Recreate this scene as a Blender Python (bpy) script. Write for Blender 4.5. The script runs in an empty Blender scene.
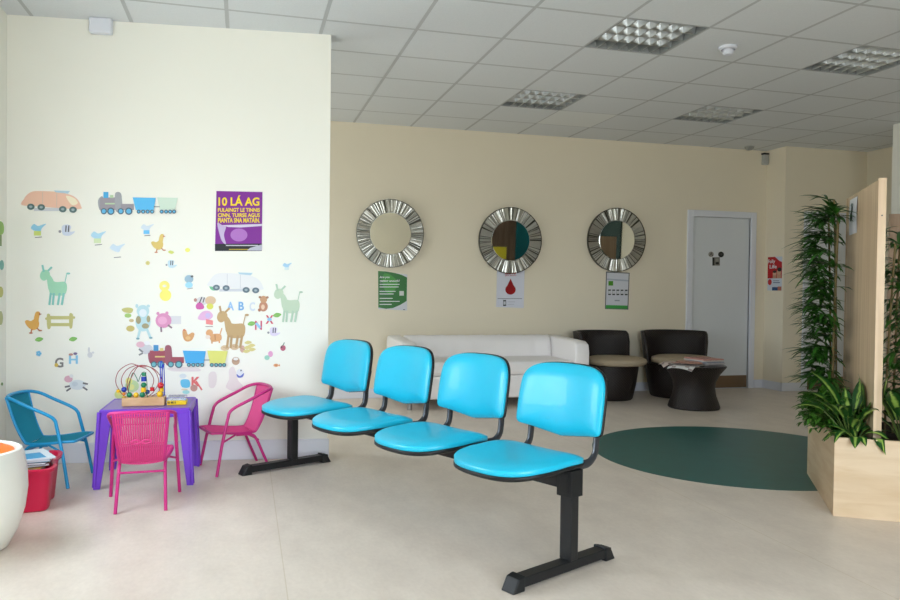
import bpy, bmesh, math, random
from mathutils import Vector, Matrix
R = random.Random(7)
PI = math.pi
col = bpy.context.scene.collection

# ------------------------------------------------------------------ camera
F_PX, YAW, PITCH, ROLL = 757.2228, 0.2653, -0.0165, 0.0125
CAM = Vector((-0.4804, -4.9011, 1.1675))
fw = Vector((math.sin(YAW)*math.cos(PITCH), math.cos(YAW)*math.cos(PITCH), math.sin(PITCH)))
r0 = Vector((math.cos(YAW), -math.sin(YAW), 0)); u0 = r0.cross(fw)
rt = r0*math.cos(ROLL)+u0*math.sin(ROLL); up = -r0*math.sin(ROLL)+u0*math.cos(ROLL)
cam = bpy.data.cameras.new('camera'); camo = bpy.data.objects.new('camera', cam); col.objects.link(camo)
cam.sensor_width = 36; cam.lens = F_PX*36/900; cam.clip_start = .05
M = Matrix((rt, up, -fw)).transposed().to_4x4(); M.translation = CAM; camo.matrix_world = M
bpy.context.scene.camera = camo

def ray(px, py): return fw+(px-450)/F_PX*rt+(300-py)/F_PX*up
def on_plane(px, py, P, n):                 # where a sight line meets a real plane of the room
    d = ray(px, py); t = (P-CAM).dot(n)/d.dot(n); return CAM+d*t

H = 2.8625                                  # ceiling height
PA, PB = Vector((-1.945, .50, 0)), Vector((.072, .275, 0))   # nursery partition face
YB = 2.956                                  # far wall

# ------------------------------------------------------------------ materials
def lin(c):
    f = lambda v: v/12.92 if v <= .04045 else ((v+.055)/1.055)**2.4
    return tuple(f(v/255) for v in c)+(1,)
MATS = {}
def mat(name, rgb, rough=.5, metal=0, noise=0, nscale=20, bump=0, bscale=200, coat=0, trans=0, alpha=1, spec=.5, sss=0, ior=1.45):
    if name in MATS: return MATS[name]
    m = bpy.data.materials.new(name); m.use_nodes = True; N = m.node_tree.nodes; L = m.node_tree.links
    b = N['Principled BSDF']; b.inputs['Base Color'].default_value = lin(rgb); b.inputs['Roughness'].default_value = rough
    b.inputs['Metallic'].default_value = metal; b.inputs['Coat Weight'].default_value = coat
    b.inputs['Transmission Weight'].default_value = trans; b.inputs['Specular IOR Level'].default_value = spec
    b.inputs['IOR'].default_value = ior; b.inputs['Alpha'].default_value = alpha
    tc = N.new('ShaderNodeTexCoord')
    if noise:
        n = N.new('ShaderNodeTexNoise'); n.inputs['Scale'].default_value = nscale; n.inputs['Detail'].default_value = 5
        L.new(tc.outputs['Object'], n.inputs['Vector'])
        mx = N.new('ShaderNodeMix'); mx.data_type = 'RGBA'
        c = lin(rgb); mx.inputs['A'].default_value = tuple(v*(1-noise) for v in c[:3])+(1,)
        mx.inputs['B'].default_value = tuple(min(1, v*(1+noise)) for v in c[:3])+(1,)
        L.new(n.outputs['Fac'], mx.inputs['Factor']); L.new(mx.outputs['Result'], b.inputs['Base Color'])
    if bump:
        n = N.new('ShaderNodeTexNoise'); n.inputs['Scale'].default_value = bscale; L.new(tc.outputs['Object'], n.inputs['Vector'])
        bp = N.new('ShaderNodeBump'); bp.inputs['Strength'].default_value = bump; bp.inputs['Distance'].default_value = .002
        L.new(n.outputs['Fac'], bp.inputs['Height']); L.new(bp.outputs['Normal'], b.inputs['Normal'])
    MATS[name] = m; return m
def nodes(m): return m.node_tree.nodes, m.node_tree.links, m.node_tree.nodes['Principled BSDF']
def mathn(N, L, op, a, b=None, c=None):
    n = N.new('ShaderNodeMath'); n.operation = op
    for i, v in enumerate((a, b, c)):
        if v is None: continue
        if isinstance(v, (int, float)): n.inputs[i].default_value = v
        else: L.new(v, n.inputs[i])
    return n.outputs[0]
def mixc(N, L, f, a, b):
    mx = N.new('ShaderNodeMix'); mx.data_type = 'RGBA'
    for k, v in (('Factor', f), ('A', a), ('B', b)):
        if isinstance(v, (int, float, tuple)): mx.inputs[k].default_value = v
        else: L.new(v, mx.inputs[k])
    return mx.outputs['Result']

cream = mat('cream_wall_paint', (236, 226, 204), .75, noise=.02, nscale=3, bump=.05, bscale=150)
partm = mat('pale_cream_paint', (243, 242, 233), .7, noise=.015, nscale=3, bump=.05, bscale=150)
white = mat('white_gloss_paint', (226, 228, 236), .35)
doorm = mat('white_door_laminate', (222, 226, 230), .4)
def floor_mat():
    m = mat('beige_marbled_vinyl', (200, 184, 164), .36, spec=.45); N, L, b = nodes(m)
    tc = N.new('ShaderNodeTexCoord'); mp = N.new('ShaderNodeMapping'); mp.inputs['Scale'].default_value = (1, .55, 1)
    L.new(tc.outputs['Object'], mp.inputs['Vector'])
    n1 = N.new('ShaderNodeTexNoise'); n1.inputs['Scale'].default_value = 5; n1.inputs['Detail'].default_value = 8; n1.inputs['Roughness'].default_value = .65
    n2 = N.new('ShaderNodeTexNoise'); n2.inputs['Scale'].default_value = 60; n2.inputs['Detail'].default_value = 3
    for n in (n1, n2): L.new(mp.outputs['Vector'], n.inputs['Vector'])
    f = mathn(N, L, 'ADD', mathn(N, L, 'MULTIPLY', n1.outputs['Fac'], .75), mathn(N, L, 'MULTIPLY', n2.outputs['Fac'], .25))
    rp = N.new('ShaderNodeMapRange'); rp.inputs['From Min'].default_value = .35; rp.inputs['From Max'].default_value = .65
    L.new(f, rp.inputs['Value'])
    c = mixc(N, L, rp.outputs['Result'], lin((216, 203, 190)), lin((233, 221, 208)))
    sx = N.new('ShaderNodeSeparateXYZ'); L.new(tc.outputs['Object'], sx.inputs['Vector'])
    # welded sheet seams 2.25 m apart
    d = mathn(N, L, 'ABSOLUTE', mathn(N, L, 'SUBTRACT', mathn(N, L, 'FLOORED_MODULO', mathn(N, L, 'ADD', sx.outputs[0], .315+1.125), 2.25), 1.125))
    s = mathn(N, L, 'MULTIPLY', mathn(N, L, 'LESS_THAN', d, .0022), .35)
    c = mixc(N, L, s, c, lin((180, 158, 112)))
    L.new(c, b.inputs['Base Color'])
    rr = N.new('ShaderNodeMapRange'); rr.inputs['To Min'].default_value = .30; rr.inputs['To Max'].default_value = .44
    L.new(n1.outputs['Fac'], rr.inputs['Value']); L.new(rr.outputs['Result'], b.inputs['Roughness'])
    return m
floorm = floor_mat()
tealm = mat('teal_marbled_vinyl', (26, 92, 88), .36, noise=.2, nscale=7, spec=.45)
def ceil_mat():
    m = mat('mineral_ceiling_tile', (222, 226, 228), .9); N, L, b = nodes(m)
    tc = N.new('ShaderNodeTexCoord'); sx = N.new('ShaderNodeSeparateXYZ'); L.new(tc.outputs['Object'], sx.inputs['Vector'])
    ds = [mathn(N, L, 'ABSOLUTE', mathn(N, L, 'SUBTRACT', mathn(N, L, 'FLOORED_MODULO', mathn(N, L, 'ADD', sx.outputs[i], .3), .6), .3)) for i in (0, 1)]
    dm = mathn(N, L, 'MINIMUM', *ds)
    bar = mathn(N, L, 'LESS_THAN', dm, .012)
    n1 = N.new('ShaderNodeTexNoise'); n1.inputs['Scale'].default_value = 120; L.new(tc.outputs['Object'], n1.inputs['Vector'])
    base = mixc(N, L, n1.outputs['Fac'], lin((218, 222, 225)), lin((229, 233, 236)))
    L.new(mixc(N, L, bar, base, lin((192, 195, 197))), b.inputs['Base Color'])
    g = mathn(N, L, 'LESS_THAN', mathn(N, L, 'ABSOLUTE', mathn(N, L, 'SUBTRACT', dm, .0135)), .002)
    bp = N.new('ShaderNodeBump'); bp.inputs['Strength'].default_value = .8; bp.inputs['Distance'].default_value = .004
    L.new(mathn(N, L, 'SUBTRACT', 1.0, g), bp.inputs['Height']); L.new(bp.outputs['Normal'], b.inputs['Normal'])
    return m
ceilm = ceil_mat()
newtile = mat('fresh_ceiling_tile', (232, 235, 235), .9, bump=.1)
def wood_mat(name, c1, c2, axis_scale):
    m = mat(name, c1, .42); N, L, b = nodes(m)
    tc = N.new('ShaderNodeTexCoord'); mp = N.new('ShaderNodeMapping'); mp.inputs['Scale'].default_value = axis_scale
    L.new(tc.outputs['Object'], mp.inputs['Vector'])
    n = N.new('ShaderNodeTexNoise'); n.inputs['Scale'].default_value = 3; n.inputs['Detail'].default_value = 6; n.inputs['Distortion'].default_value = .6
    L.new(mp.outputs['Vector'], n.inputs['Vector'])
    rp = N.new('ShaderNodeMapRange'); rp.inputs['From Min'].default_value = .38; rp.inputs['From Max'].default_value = .62
    L.new(n.outputs['Fac'], rp.inputs['Value'])
    L.new(mixc(N, L, rp.outputs['Result'], lin(c1), lin(c2)), b.inputs['Base Color'])
    return m
maple_h = wood_mat('maple_laminate_horizontal', (226, 202, 170), (214, 186, 150), (.8, .8, 6))
maple_v = wood_mat('maple_laminate_vertical', (222, 196, 164), (206, 178, 144), (9, 9, .35))
toywood = wood_mat('toy_beech', (222, 184, 140), (206, 164, 118), (2, 8, 8))
brownp = wood_mat('walnut_panel', (120, 100, 84), (100, 82, 68), (6, 6, .5))

def weave(name, rgb, sx, sy, rough=.45, depth=.6):
    m = mat(name, rgb, rough); N, L, b = nodes(m)
    uv = N.new('ShaderNodeTexCoord'); s = N.new('ShaderNodeSeparateXYZ'); L.new(uv.outputs['UV'], s.inputs['Vector'])
    a = mathn(N, L, 'SINE', mathn(N, L, 'MULTIPLY', s.outputs[0], sx*2*PI)); c = mathn(N, L, 'SINE', mathn(N, L, 'MULTIPLY', s.outputs[1], sy*2*PI))
    p = mathn(N, L, 'MULTIPLY', a, c); h = mathn(N, L, 'ADD', mathn(N, L, 'MULTIPLY', p, .5), .5)
    L.new(mixc(N, L, h, tuple(v*.35 for v in lin(rgb)[:3])+(1,), tuple(min(1, v*1.6) for v in lin(rgb)[:3])+(1,)), b.inputs['Base Color'])
    bp = N.new('ShaderNodeBump'); bp.inputs['Strength'].default_value = depth; bp.inputs['Distance'].default_value = .006
    L.new(h, bp.inputs['Height']); L.new(bp.outputs['Normal'], b.inputs['Normal'])
    return m
rattan = weave('dark_brown_rattan', (34, 27, 25), 60, 22)

aqua = mat('aqua_vinyl', (26, 188, 222), .36, bump=.08, bscale=500, coat=.15)
black = mat('black_powder_coat', (24, 25, 27), .42, bump=.1, bscale=300)
blackp = mat('black_plastic_shell', (20, 22, 24), .5)
greyend = mat('grey_plastic_cap', (70, 74, 82), .4)
pinkt = mat('pink_enamel_tube', (196, 42, 124), .35); pinkw = mat('pink_woven_strand', (222, 70, 140), .5)
bluet = mat('blue_enamel_tube', (20, 150, 204), .35); bluew = mat('teal_woven_strand', (0, 128, 152), .5)
purple = mat('purple_moulded_plastic', (112, 60, 196), .32)
purpletop = mat('purple_tabletop', (126, 92, 176), .3)
redp = mat('crimson_plastic', (196, 22, 66), .35)
orange = mat('orange_vinyl', (230, 112, 20), .5)
ivory = mat('ivory_plastic', (232, 230, 220), .3)
sofam = mat('white_leatherette', (246, 242, 241), .38, bump=.25, bscale=12)
chrome = mat('brushed_chrome', (170, 172, 176), .25, metal=1)
beigec = mat('beige_cushion_fabric', (176, 160, 136), .85, bump=.2)
mirrorm = mat('mirror_glass', (232, 236, 232), .02, metal=1)
silverf = mat('hammered_silver', (214, 214, 208), .3, metal=1)
silverd = mat('dark_silver', (96, 96, 88), .3, metal=1)
louvre = mat('satin_aluminium', (206, 210, 212), .28, metal=1)
tube_g = mat('fluorescent_glass', (225, 228, 225), .3)
soilm = mat('dark_bark_soil', (46, 34, 26), .95, noise=.4, nscale=60, bump=.8, bscale=60)
bronze = mat('bronze_kick_plate', (128, 106, 84), .35, metal=.6)
plasticw = mat('white_plastic', (225, 228, 238), .4)
paper = mat('white_paper', (232, 234, 240), .5)
def C(rgb, rough=.55): return mat('print_%d_%d_%d' % rgb, rgb, rough)

def leaf_mat(name, dark, mid, light, width=.35):
    m = mat(name, dark, .35); N, L, b = nodes(m)
    uv = N.new('ShaderNodeTexCoord'); s = N.new('ShaderNodeSeparateXYZ'); L.new(uv.outputs['UV'], s.inputs['Vector'])
    d = mathn(N, L, 'ABSOLUTE', mathn(N, L, 'SUBTRACT', s.outputs[0], .5))
    n = N.new('ShaderNodeTexNoise'); n.inputs['Scale'].default_value = 30; L.new(uv.outputs['Object'], n.inputs['Vector'])
    d2 = mathn(N, L, 'ADD', d, mathn(N, L, 'MULTIPLY', mathn(N, L, 'SUBTRACT', n.outputs['Fac'], .5), .25))
    rp = N.new('ShaderNodeMapRange'); rp.inputs['From Min'].default_value = width*.5; rp.inputs['From Max'].default_value = width*.2; L.new(d2, rp.inputs['Value'])
    base = mixc(N, L, n.outputs['Fac'], lin(dark), lin(mid))
    L.new(mixc(N, L, rp.outputs['Result'], base, lin(light)), b.inputs['Base Color'])
    b.inputs['Subsurface Weight'].default_value = 0
    return m
palm_m = leaf_mat('palm_leaflet', (22, 62, 20), (58, 112, 34), (62, 118, 40), .1)
dief_m = leaf_mat('variegated_leaf', (18, 58, 22), (36, 92, 34), (158, 190, 88), .42)
darkl_m = leaf_mat('dark_glossy_leaf', (14, 46, 18), (28, 74, 28), (40, 90, 40), .15)
bush_m = leaf_mat('bush_leaf', (34, 84, 26), (84, 134, 44), (92, 142, 50), .2)
stem_m = mat('green_stem', (88, 110, 52), .5); cane_m = mat('brown_cane', (110, 96, 60), .6)

# ------------------------------------------------------------------ mesh helpers
def obj(name, bm, m, parent=None, smooth=False, bevel=0, keep=False):
    me = bpy.data.meshes.new(name)
    if not keep: bmesh.ops.recalc_face_normals(bm, faces=bm.faces)
    bm.to_mesh(me); bm.free()
    for x in (m if isinstance(m, (list, tuple)) else [m]): me.materials.append(x)
    if smooth:
        for p in me.polygons: p.use_smooth = True
        if smooth != 'all': me.set_sharp_from_angle(angle=math.radians(40))
    o = bpy.data.objects.new(name, me); col.objects.link(o)
    if parent: o.parent = parent
    if bevel:
        md = o.modifiers.new('bevel', 'BEVEL'); md.width = bevel; md.segments = 2; md.limit_method = 'ANGLE'
    return o
def tag(o, label, cat, group=None, kind=None):
    o['label'] = label; o['category'] = cat
    if group: o['group'] = group
    if kind: o['kind'] = kind
    return o
def thing(name, label, cat, loc=(0, 0, 0), rotz=0, group=None):
    o = bpy.data.objects.new(name, None); o.empty_display_size = .1; col.objects.link(o); o.location = loc; o.rotation_euler = (0, 0, rotz)
    return tag(o, label, cat, group)
def struct(name, bm, m, parent=None, **k):
    o = obj(name, bm, m, parent, **k)
    if parent is None: o['kind'] = 'structure'
    return o
def B(): return bmesh.new()
def box(bm, lo, hi, Mx=None, mi=0):
    x0, y0, z0 = lo; x1, y1, z1 = hi
    v = [bm.verts.new((Mx @ Vector(p)) if Mx else p) for p in ((x0,y0,z0),(x1,y0,z0),(x1,y1,z0),(x0,y1,z0),(x0,y0,z1),(x1,y0,z1),(x1,y1,z1),(x0,y1,z1))]
    for f in ((0,3,2,1),(4,5,6,7),(0,1,5,4),(1,2,6,5),(2,3,7,6),(3,0,4,7)):
        bm.faces.new([v[i] for i in f]).material_index = mi
    return v
def frustum(bm, lo, hi, lo2, hi2, z0, z1):
    v = [bm.verts.new(p) for p in ((lo[0],lo[1],z0),(hi[0],lo[1],z0),(hi[0],hi[1],z0),(lo[0],hi[1],z0),(lo2[0],lo2[1],z1),(hi2[0],lo2[1],z1),(hi2[0],hi2[1],z1),(lo2[0],hi2[1],z1))]
    for f in ((0,3,2,1),(4,5,6,7),(0,1,5,4),(1,2,6,5),(2,3,7,6),(3,0,4,7)): bm.faces.new([v[i] for i in f])
def smooth_path(P, n=6):
    P = [Vector(p) for p in P]; out = []
    for i in range(len(P)-1):
        a, b = P[i], P[i+1]; p0 = P[i-1] if i else a*2-b; p3 = P[i+2] if i+2 < len(P) else b*2-a
        for k in range(n):
            t = k/n
            out.append(.5*((2*a)+(b-p0)*t+(2*p0-5*a+4*b-p3)*t*t+(3*a-p0-3*b+p3)*t**3))
    return out+[P[-1]]
def tube(bm, P, r, seg=10, sx=1, sy=1, upv=None, caps=True, mi=0):
    P = [Vector(p) for p in P]; rings = []; n = None
    for i, p in enumerate(P):
        t = (P[min(i+1, len(P)-1)]-P[max(i-1, 0)]).normalized()
        if n is None:
            n = Vector(upv) if upv else (Vector((0, 0, 1)) if abs(t.z) < .9 else Vector((1, 0, 0)))
        n = (n-t*n.dot(t)).normalized(); b = t.cross(n); rr = r[i] if isinstance(r, (list, tuple)) else r
        rings.append([bm.verts.new(p+(n*math.cos(a)*sx+b*math.sin(a)*sy)*rr) for a in [2*PI*k/seg for k in range(seg)]])
    for a, b2 in zip(rings, rings[1:]):
        for k in range(seg): bm.faces.new((a[k], a[(k+1) % seg], b2[(k+1) % seg], b2[k])).material_index = mi
    if caps: bm.faces.new(rings[0][::-1]).material_index = mi; bm.faces.new(rings[-1]).material_index = mi
def lathe(bm, prof, seg=48, c=(0, 0, 0), a0=0, a1=2*PI, sy=1, uv=True, mi=0):
    full = abs(a1-a0-2*PI) < 1e-6; cnt = seg if full else seg+1; rings = []
    for r, z in prof:
        if r < 1e-6: rings.append([bm.verts.new((c[0], c[1], c[2]+z))]*cnt)
        else: rings.append([bm.verts.new((c[0]+r*math.cos(a0+(a1-a0)*k/seg), c[1]+sy*r*math.sin(a0+(a1-a0)*k/seg), c[2]+z)) for k in range(cnt)])
    L = bm.loops.layers.uv.verify() if uv else None
    for i in range(len(rings)-1):
        for k in range(seg):
            q = [rings[i][k], rings[i][(k+1) % cnt], rings[i+1][(k+1) % cnt], rings[i+1][k]]; uvs = [(k/seg, i), ((k+1)/seg, i), ((k+1)/seg, i+1), (k/seg, i+1)]
            s = []; u2 = []
            for v, t in zip(q, uvs):
                if v not in s: s.append(v); u2.append(t)
            if len(s) > 2:
                f = bm.faces.new(s); f.material_index = mi
                if uv:
                    for lp, t in zip(f.loops, u2): lp[L].uv = (t[0], lp.vert.co.z*1.6)
def sphere(bm, c, r, seg=16, mi=0, s=(1, 1, 1)):
    ret = bmesh.ops.create_uvsphere(bm, u_segments=seg, v_segments=seg//2+1, radius=r, matrix=Matrix.Translation(c) @ Matrix.Diagonal((*s, 1)))
    for v in ret['verts']:
        for f in v.link_faces: f.material_index = mi
def sup(t, w, d, n=3.):
    c, s = math.cos(t), math.sin(t)
    return (w*math.copysign(abs(c)**(2/n), c), d*math.copysign(abs(s)**(2/n), s))
def text_bm(bm, s, place, h, mi=0, width=None, bold=0.0, ext=.0004):
    """lettering s, cap height h, placed by place(x, y, lift)->world; x centred unless width None"""
    cu = bpy.data.curves.new('t', 'FONT'); cu.body = s; cu.size = 1; cu.offset = bold; cu.resolution_u = 3
    o = bpy.data.objects.new('t', cu); col.objects.link(o); dg = bpy.context.evaluated_depsgraph_get(); dg.update()
    me = bpy.data.meshes.new_from_object(o.evaluated_get(dg)); bpy.data.objects.remove(o); bpy.data.curves.remove(cu)
    if len(me.vertices):
        x0 = min(v.co.x for v in me.vertices); x1 = max(v.co.x for v in me.vertices)
        sx = (width/(x1-x0)) if width else h/.73
        vs = [bm.verts.new(place((v.co.x-x0)*sx, v.co.y*h/.73, ext)) for v in me.vertices]
        for p in me.polygons:
            try: bm.faces.new([vs[i] for i in p.vertices]).material_index = mi
            except ValueError: pass
    bpy.data.meshes.remove(me)

# ------------------------------------------------------------------ the room
X0, X1, Y0 = -1.945, 6.75, -6.3
def wallseg(name, a, b, nrm, m, z0=0, z1=H, thick=.12, holes=()):
    """solid wall between plan points a and b, thickness on the far side of nrm, with openings (s0, s1, z0, z1) along it"""
    a = Vector((*a, 0)); b = Vector((*b, 0)); d = (b-a); Lg = d.length; d.normalize(); n = Vector((*nrm, 0)).normalized()
    bm = B(); ss = sorted({0, Lg, *[h[0] for h in holes], *[h[1] for h in holes]}); zs = sorted({z0, z1, *[h[2] for h in holes], *[h[3] for h in holes]})
    MM = Matrix((d, -n, Vector((0, 0, 1)))).transposed().to_4x4(); MM.translation = a
    for s0, s1 in zip(ss, ss[1:]):
        for q0, q1 in zip(zs, zs[1:]):
            if any(h[0]-1e-6 <= s0 and s1 <= h[1]+1e-6 and h[2]-1e-6 <= q0 and q1 <= h[3]+1e-6 for h in holes): continue
            box(bm, (s0, 0, q0), (s1, thick, q1), MM)
    bmesh.ops.remove_doubles(bm, verts=bm.verts, dist=1e-5)
    return struct(name, bm, m), MM
bm = B(); box(bm, (X0-.2, Y0-.2, -.1), (X1+.2, YB+.2, 0)); struct('floor', bm, floorm)
# ceiling as a grid of 0.6 m tiles with four recessed lamp bays
bays = [(3, -1), (3, 2), (6, 2), (6, -1)]
bm = B(); vv = {}
def cv(i, j):
    if (i, j) not in vv: vv[(i, j)] = bm.verts.new((i*.6, j*.6, H))
    return vv[(i, j)]
for i in range(-4, 12):
    for j in range(-11, 6):
        if (i, j) in bays: continue
        f = bm.faces.new((cv(i, j), cv(i, j+1), cv(i+1, j+1), cv(i+1, j)))
        if (i, j) == (4, 3): f.material_index = 1
ce = struct('ceiling', bm, [ceilm, newtile], keep=True)
# walls
bmw = B(); d = (PB-PA).normalized(); nn = Vector((d.y, -d.x, 0))
wallseg('wall_partition', PA[:2], PB[:2], (nn.x, nn.y), partm, thick=.16)
wallseg('wall_back', (-2.1, YB), (5.6, YB), (0, -1), cream, holes=[(4.60+2.1, 5.385+2.1, 0, 2.04)])
wallseg('wall_return', (5.6, YB+.12), (5.6, 2.74), (-1, 0), cream)
wallseg('wall_alcove', (5.6, 2.62), (X1, 2.62), (0, -1), cream, holes=[(.34, 1.06, 0, 2.04)])
wallseg('wall_right', (X1, 2.74), (X1, Y0-.12), (-1, 0), cream)
LW = [(0.9, 2.1, .8, 2.05), (-2.1, -1.0, .9, 2.1)]   # from the corner towards the viewer; second one, unseen, added to brighten far wall
WO = YB+.12-.18
wl, ML = wallseg('wall_left', (X0, YB+.12), (X0, Y0-.12), (1, 0), partm, holes=[(s0+WO, s1+WO, a, b) for s0, s1, a, b in LW])
FW = [(1.5, 2.75, .1, 2.6), (2.85, 4.1, .1, 2.6)]
wf, MF = wallseg('wall_front', (X0-.12, Y0), (X1+.12, Y0), (0, 1), cream, holes=FW)
wallseg('wall_pillar', (5.81, 1.0), (6.25, 1.0), (0, -1), partm, thick=.32)
# windows; the nook one behind the partition is an added light source
glassm = mat('window_glass', (255, 255, 255), 0); N_, L_, b_ = nodes(glassm)
tr_ = N_.new('ShaderNodeBsdfTransparent'); tr_.inputs['Color'].default_value = (.95, .97, .96, 1); gl_ = N_.new('ShaderNodeBsdfGlossy'); gl_.inputs['Roughness'].default_value = .01
mx_ = N_.new('ShaderNodeMixShader'); mx_.inputs[0].default_value = .06; L_.new(tr_.outputs[0], mx_.inputs[1]); L_.new(gl_.outputs[0], mx_.inputs[2]); L_.new(mx_.outputs[0], N_['Material Output'].inputs['Surface'])
k = 0
for MM, hs in ((ML, [(s0+WO, s1+WO, a, b) for s0, s1, a, b in LW]), (MF, FW)):
    for s0, s1, a, b in hs:
        k += 1; bm = B(); w = .05
        for q in (((s0, .03, a), (s0+w, .09, b)), ((s1-w, .03, a), (s1, .09, b)), ((s0+w, .03, a), (s1-w, .09, a+w)), ((s0+w, .03, b-w), (s1-w, .09, b)), ((s0+w, .035, 1.9), (s1-w, .085, 1.94))): box(bm, *q, MM)
        wd = struct('window_%d' % k, bm, white)
        bm = B(); box(bm, (s0+w, .058, a+w), (s1-w, .062, b-w), MM)
        g = glassm
        obj('pane', bm, g, wd)
        # a light portal guides the daylight through the opening
        li = bpy.data.lights.new('daylight_portal', 'AREA'); li.shape = 'RECTANGLE'; li.size = s1-s0; li.size_y = b-a; li.cycles.is_portal = True
        lo = bpy.data.objects.new('daylight_portal', li); col.objects.link(lo)
        c = MM @ Vector(((s0+s1)/2, .14, (a+b)/2)); nin = -(MM.to_3x3() @ Vector((0, 1, 0)))
        lo.matrix_world = Matrix.Translation(c) @ nin.to_track_quat('-Z', 'Y').to_matrix().to_4x4()
# baseboards
def skirt(name, a, b, nrm, h=.10, t=.015):
    a = Vector((*a, 0)); b = Vector((*b, 0)); d = b-a; Lg = d.length; d.normalize(); n = Vector((*nrm, 0)).normalized()
    MM = Matrix((d, n, Vector((0, 0, 1)))).transposed().to_4x4(); MM.translation = a
    bm = B(); box(bm, (0, .0005, .0005), (Lg, t, h), MM); return struct(name, bm, white, bevel=.003)
skirt('baseboard_partition', PA[:2], (PB+d*.012)[:2], (nn.x, nn.y), .13)
skirt('baseboard_back', (.3, YB), (4.52, YB), (0, -1)); skirt('baseboard_back', (5.47, YB), (5.6, YB), (0, -1))
skirt('baseboard_return', (5.6, YB), (5.6, 2.605), (-1, 0)); skirt('baseboard_alcove', (5.585, 2.62), (5.86, 2.62), (0, -1))
skirt('baseboard_left', (X0, .45), (X0, Y0), (1, 0), .13); skirt('baseboard_right', (X1, 2.6), (X1, Y0), (-1, 0))
# doors
def door(n, x0, x1, y, handle=True, ztop=2.04):
    bm = B(); w = .075
    box(bm, (x0-w, y-.02, 0), (x0, y+.1, ztop+w)); box(bm, (x1, y-.02, 0), (x1+w, y+.1, ztop+w)); box(bm, (x0, y-.02, ztop), (x1, y+.1, ztop+w))
    dr = struct('door_%d' % n, bm, white, bevel=.006)
    bm = B(); box(bm, (x0+.002, y+.012, .0005), (x1-.002, y+.06, ztop-.002)); obj('door_panel', bm, doorm, dr)
    bm = B(); box(bm, (x0+.01, y+.006, .01), (x1-.01, y+.0115, .155)); obj('kick_plate', bm, bronze, dr)
    return dr
d1 = door(1, 4.60, 5.385, YB)
d2 = door(2, 5.94, 6.66, 2.62)

# ------------------------------------------------------------------ recessed lights and ceiling fittings
spots = ['nearer recessed louvre light left of the smoke detector', 'small far recessed louvre light nearest the partition wall', 'far recessed louvre light closest to the white door', 'recessed louvre light near the right edge of the ceiling']
for (i, j), lb in zip(bays, spots):
    x, y = i*.6, j*.6; t = thing('ceiling_light', 'silver '+lb+', switched off', 'ceiling light', (x+.3, y+.3, H), 0, 'recessed ceiling lights')
    bm = B(); s = .303
    for q in (((-s, -s, .0006), (-s+.014, s, .1)), ((s-.014, -s, .0006), (s, s, .1)), ((-s+.014, -s, .0006), (s-.014, -s+.014, .1)), ((-s+.014, s-.014, .0006), (s-.014, s, .1)), ((-s, -s, .1), (s, s, .104))): box(bm, *q)
    obj('housing', bm, mat('housing_enamel', (150, 154, 154), .5), t)
    for q in range(4):
        bm = B(); tube(bm, [(-.27, -.21+q*.14, .07), (.27, -.21+q*.14, .07)], .012, 10); obj('light_tube', bm, tube_g, t, True)
    bm = B()
    for q in range(1, 4):
        yy = -.287+q*.1435; v = [bm.verts.new(p) for p in ((-.287, yy-.004, .004), (.287, yy-.004, .004), (.287, yy-.022, .052), (-.287, yy-.022, .052), (-.287, yy+.004, .004), (.287, yy+.004, .004), (.287, yy+.022, .052), (-.287, yy+.022, .052))]
        for f in ((0, 1, 2, 3), (4, 7, 6, 5), (0, 4, 5, 1), (3, 2, 6, 7), (0, 3, 7, 4), (1, 5, 6, 2)): bm.faces.new([v[k] for k in f])
    for q in range(1, 7):
        xx = -.287+q*.082; v = [bm.verts.new(p) for p in ((xx-.003, -.287, .002), (xx-.003, .287, .002), (xx-.014, .287, .05), (xx-.014, -.287, .05), (xx+.003, -.287, .002), (xx+.003, .287, .002), (xx+.014, .287, .05), (xx+.014, -.287, .05))]
        for f in ((0, 1, 2, 3), (4, 7, 6, 5), (0, 4, 5, 1), (3, 2, 6, 7), (0, 3, 7, 4), (1, 5, 6, 2)): bm.faces.new([v[k] for k in f])
    obj('louvre', bm, louvre, t)
t = thing('smoke_detector', 'round white smoke detector on the ceiling between the two nearer lights', 'smoke detector', (2.745, -.303, H))
bm = B(); lathe(bm, [(0, -.001), (.062, -.001), (.062, -.016), (.05, -.024), (.046, -.024)], 32); obj('base', bm, plasticw, t, True)
bm = B(); lathe(bm, [(.036, -.022), (.036, -.046), (.026, -.056), (0, -.058)], 32); obj('sensor_head', bm, plasticw, t, True)
t = thing('ceiling_sensor', 'small grey round sensor on the ceiling above the white door', 'sensor', (5.22, 2.78, H))
bm = B(); lathe(bm, [(0, -.001), (.055, -.001), (.05, -.02), (.03, -.04), (0, -.045)], 24); obj('dome', bm, mat('grey_plastic', (150, 152, 148), .4), t, True)
t = thing('motion_sensor', 'small boxy motion sensor high on the wall right of the white door', 'motion sensor', (5.57, YB, 2.76))
bm = B(); box(bm, (-.05, -.05, -.07), (.02, -.001, .05)); obj('body', bm, mat('grey_white', (178, 180, 178), .4), t, bevel=.008)
bm = B(); box(bm, (-.052, -.052, .052), (.022, -.001, .07)); obj('cap', bm, blackp, t)
def part_at(px, py, off=0): return on_plane(px, py, PA+nn*off, nn)
c = part_at(102.5, 28)
t = thing('alarm_sounder', 'small white alarm box mounted high on the nursery wall', 'alarm box', (c.x, c.y, c.z), math.atan2(d.y, d.x))
bm = B(); box(bm, (-.068, -.06, -.048), (.068, -.001, .05)); obj('cover', bm, plasticw, t, bevel=.01)
bm = B(); box(bm, (-.07, -.012, .0505), (.07, -.001, .056)); obj('back_plate', bm, greyend, t)

# ------------------------------------------------------------------ beam seating
BA = .448; e1 = Vector((math.sin(BA), -math.cos(BA), 0)); bk = Vector((math.cos(BA), math.sin(BA), 0)); P0 = Vector((-.173, .05, 0)); LB = 2.302
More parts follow.
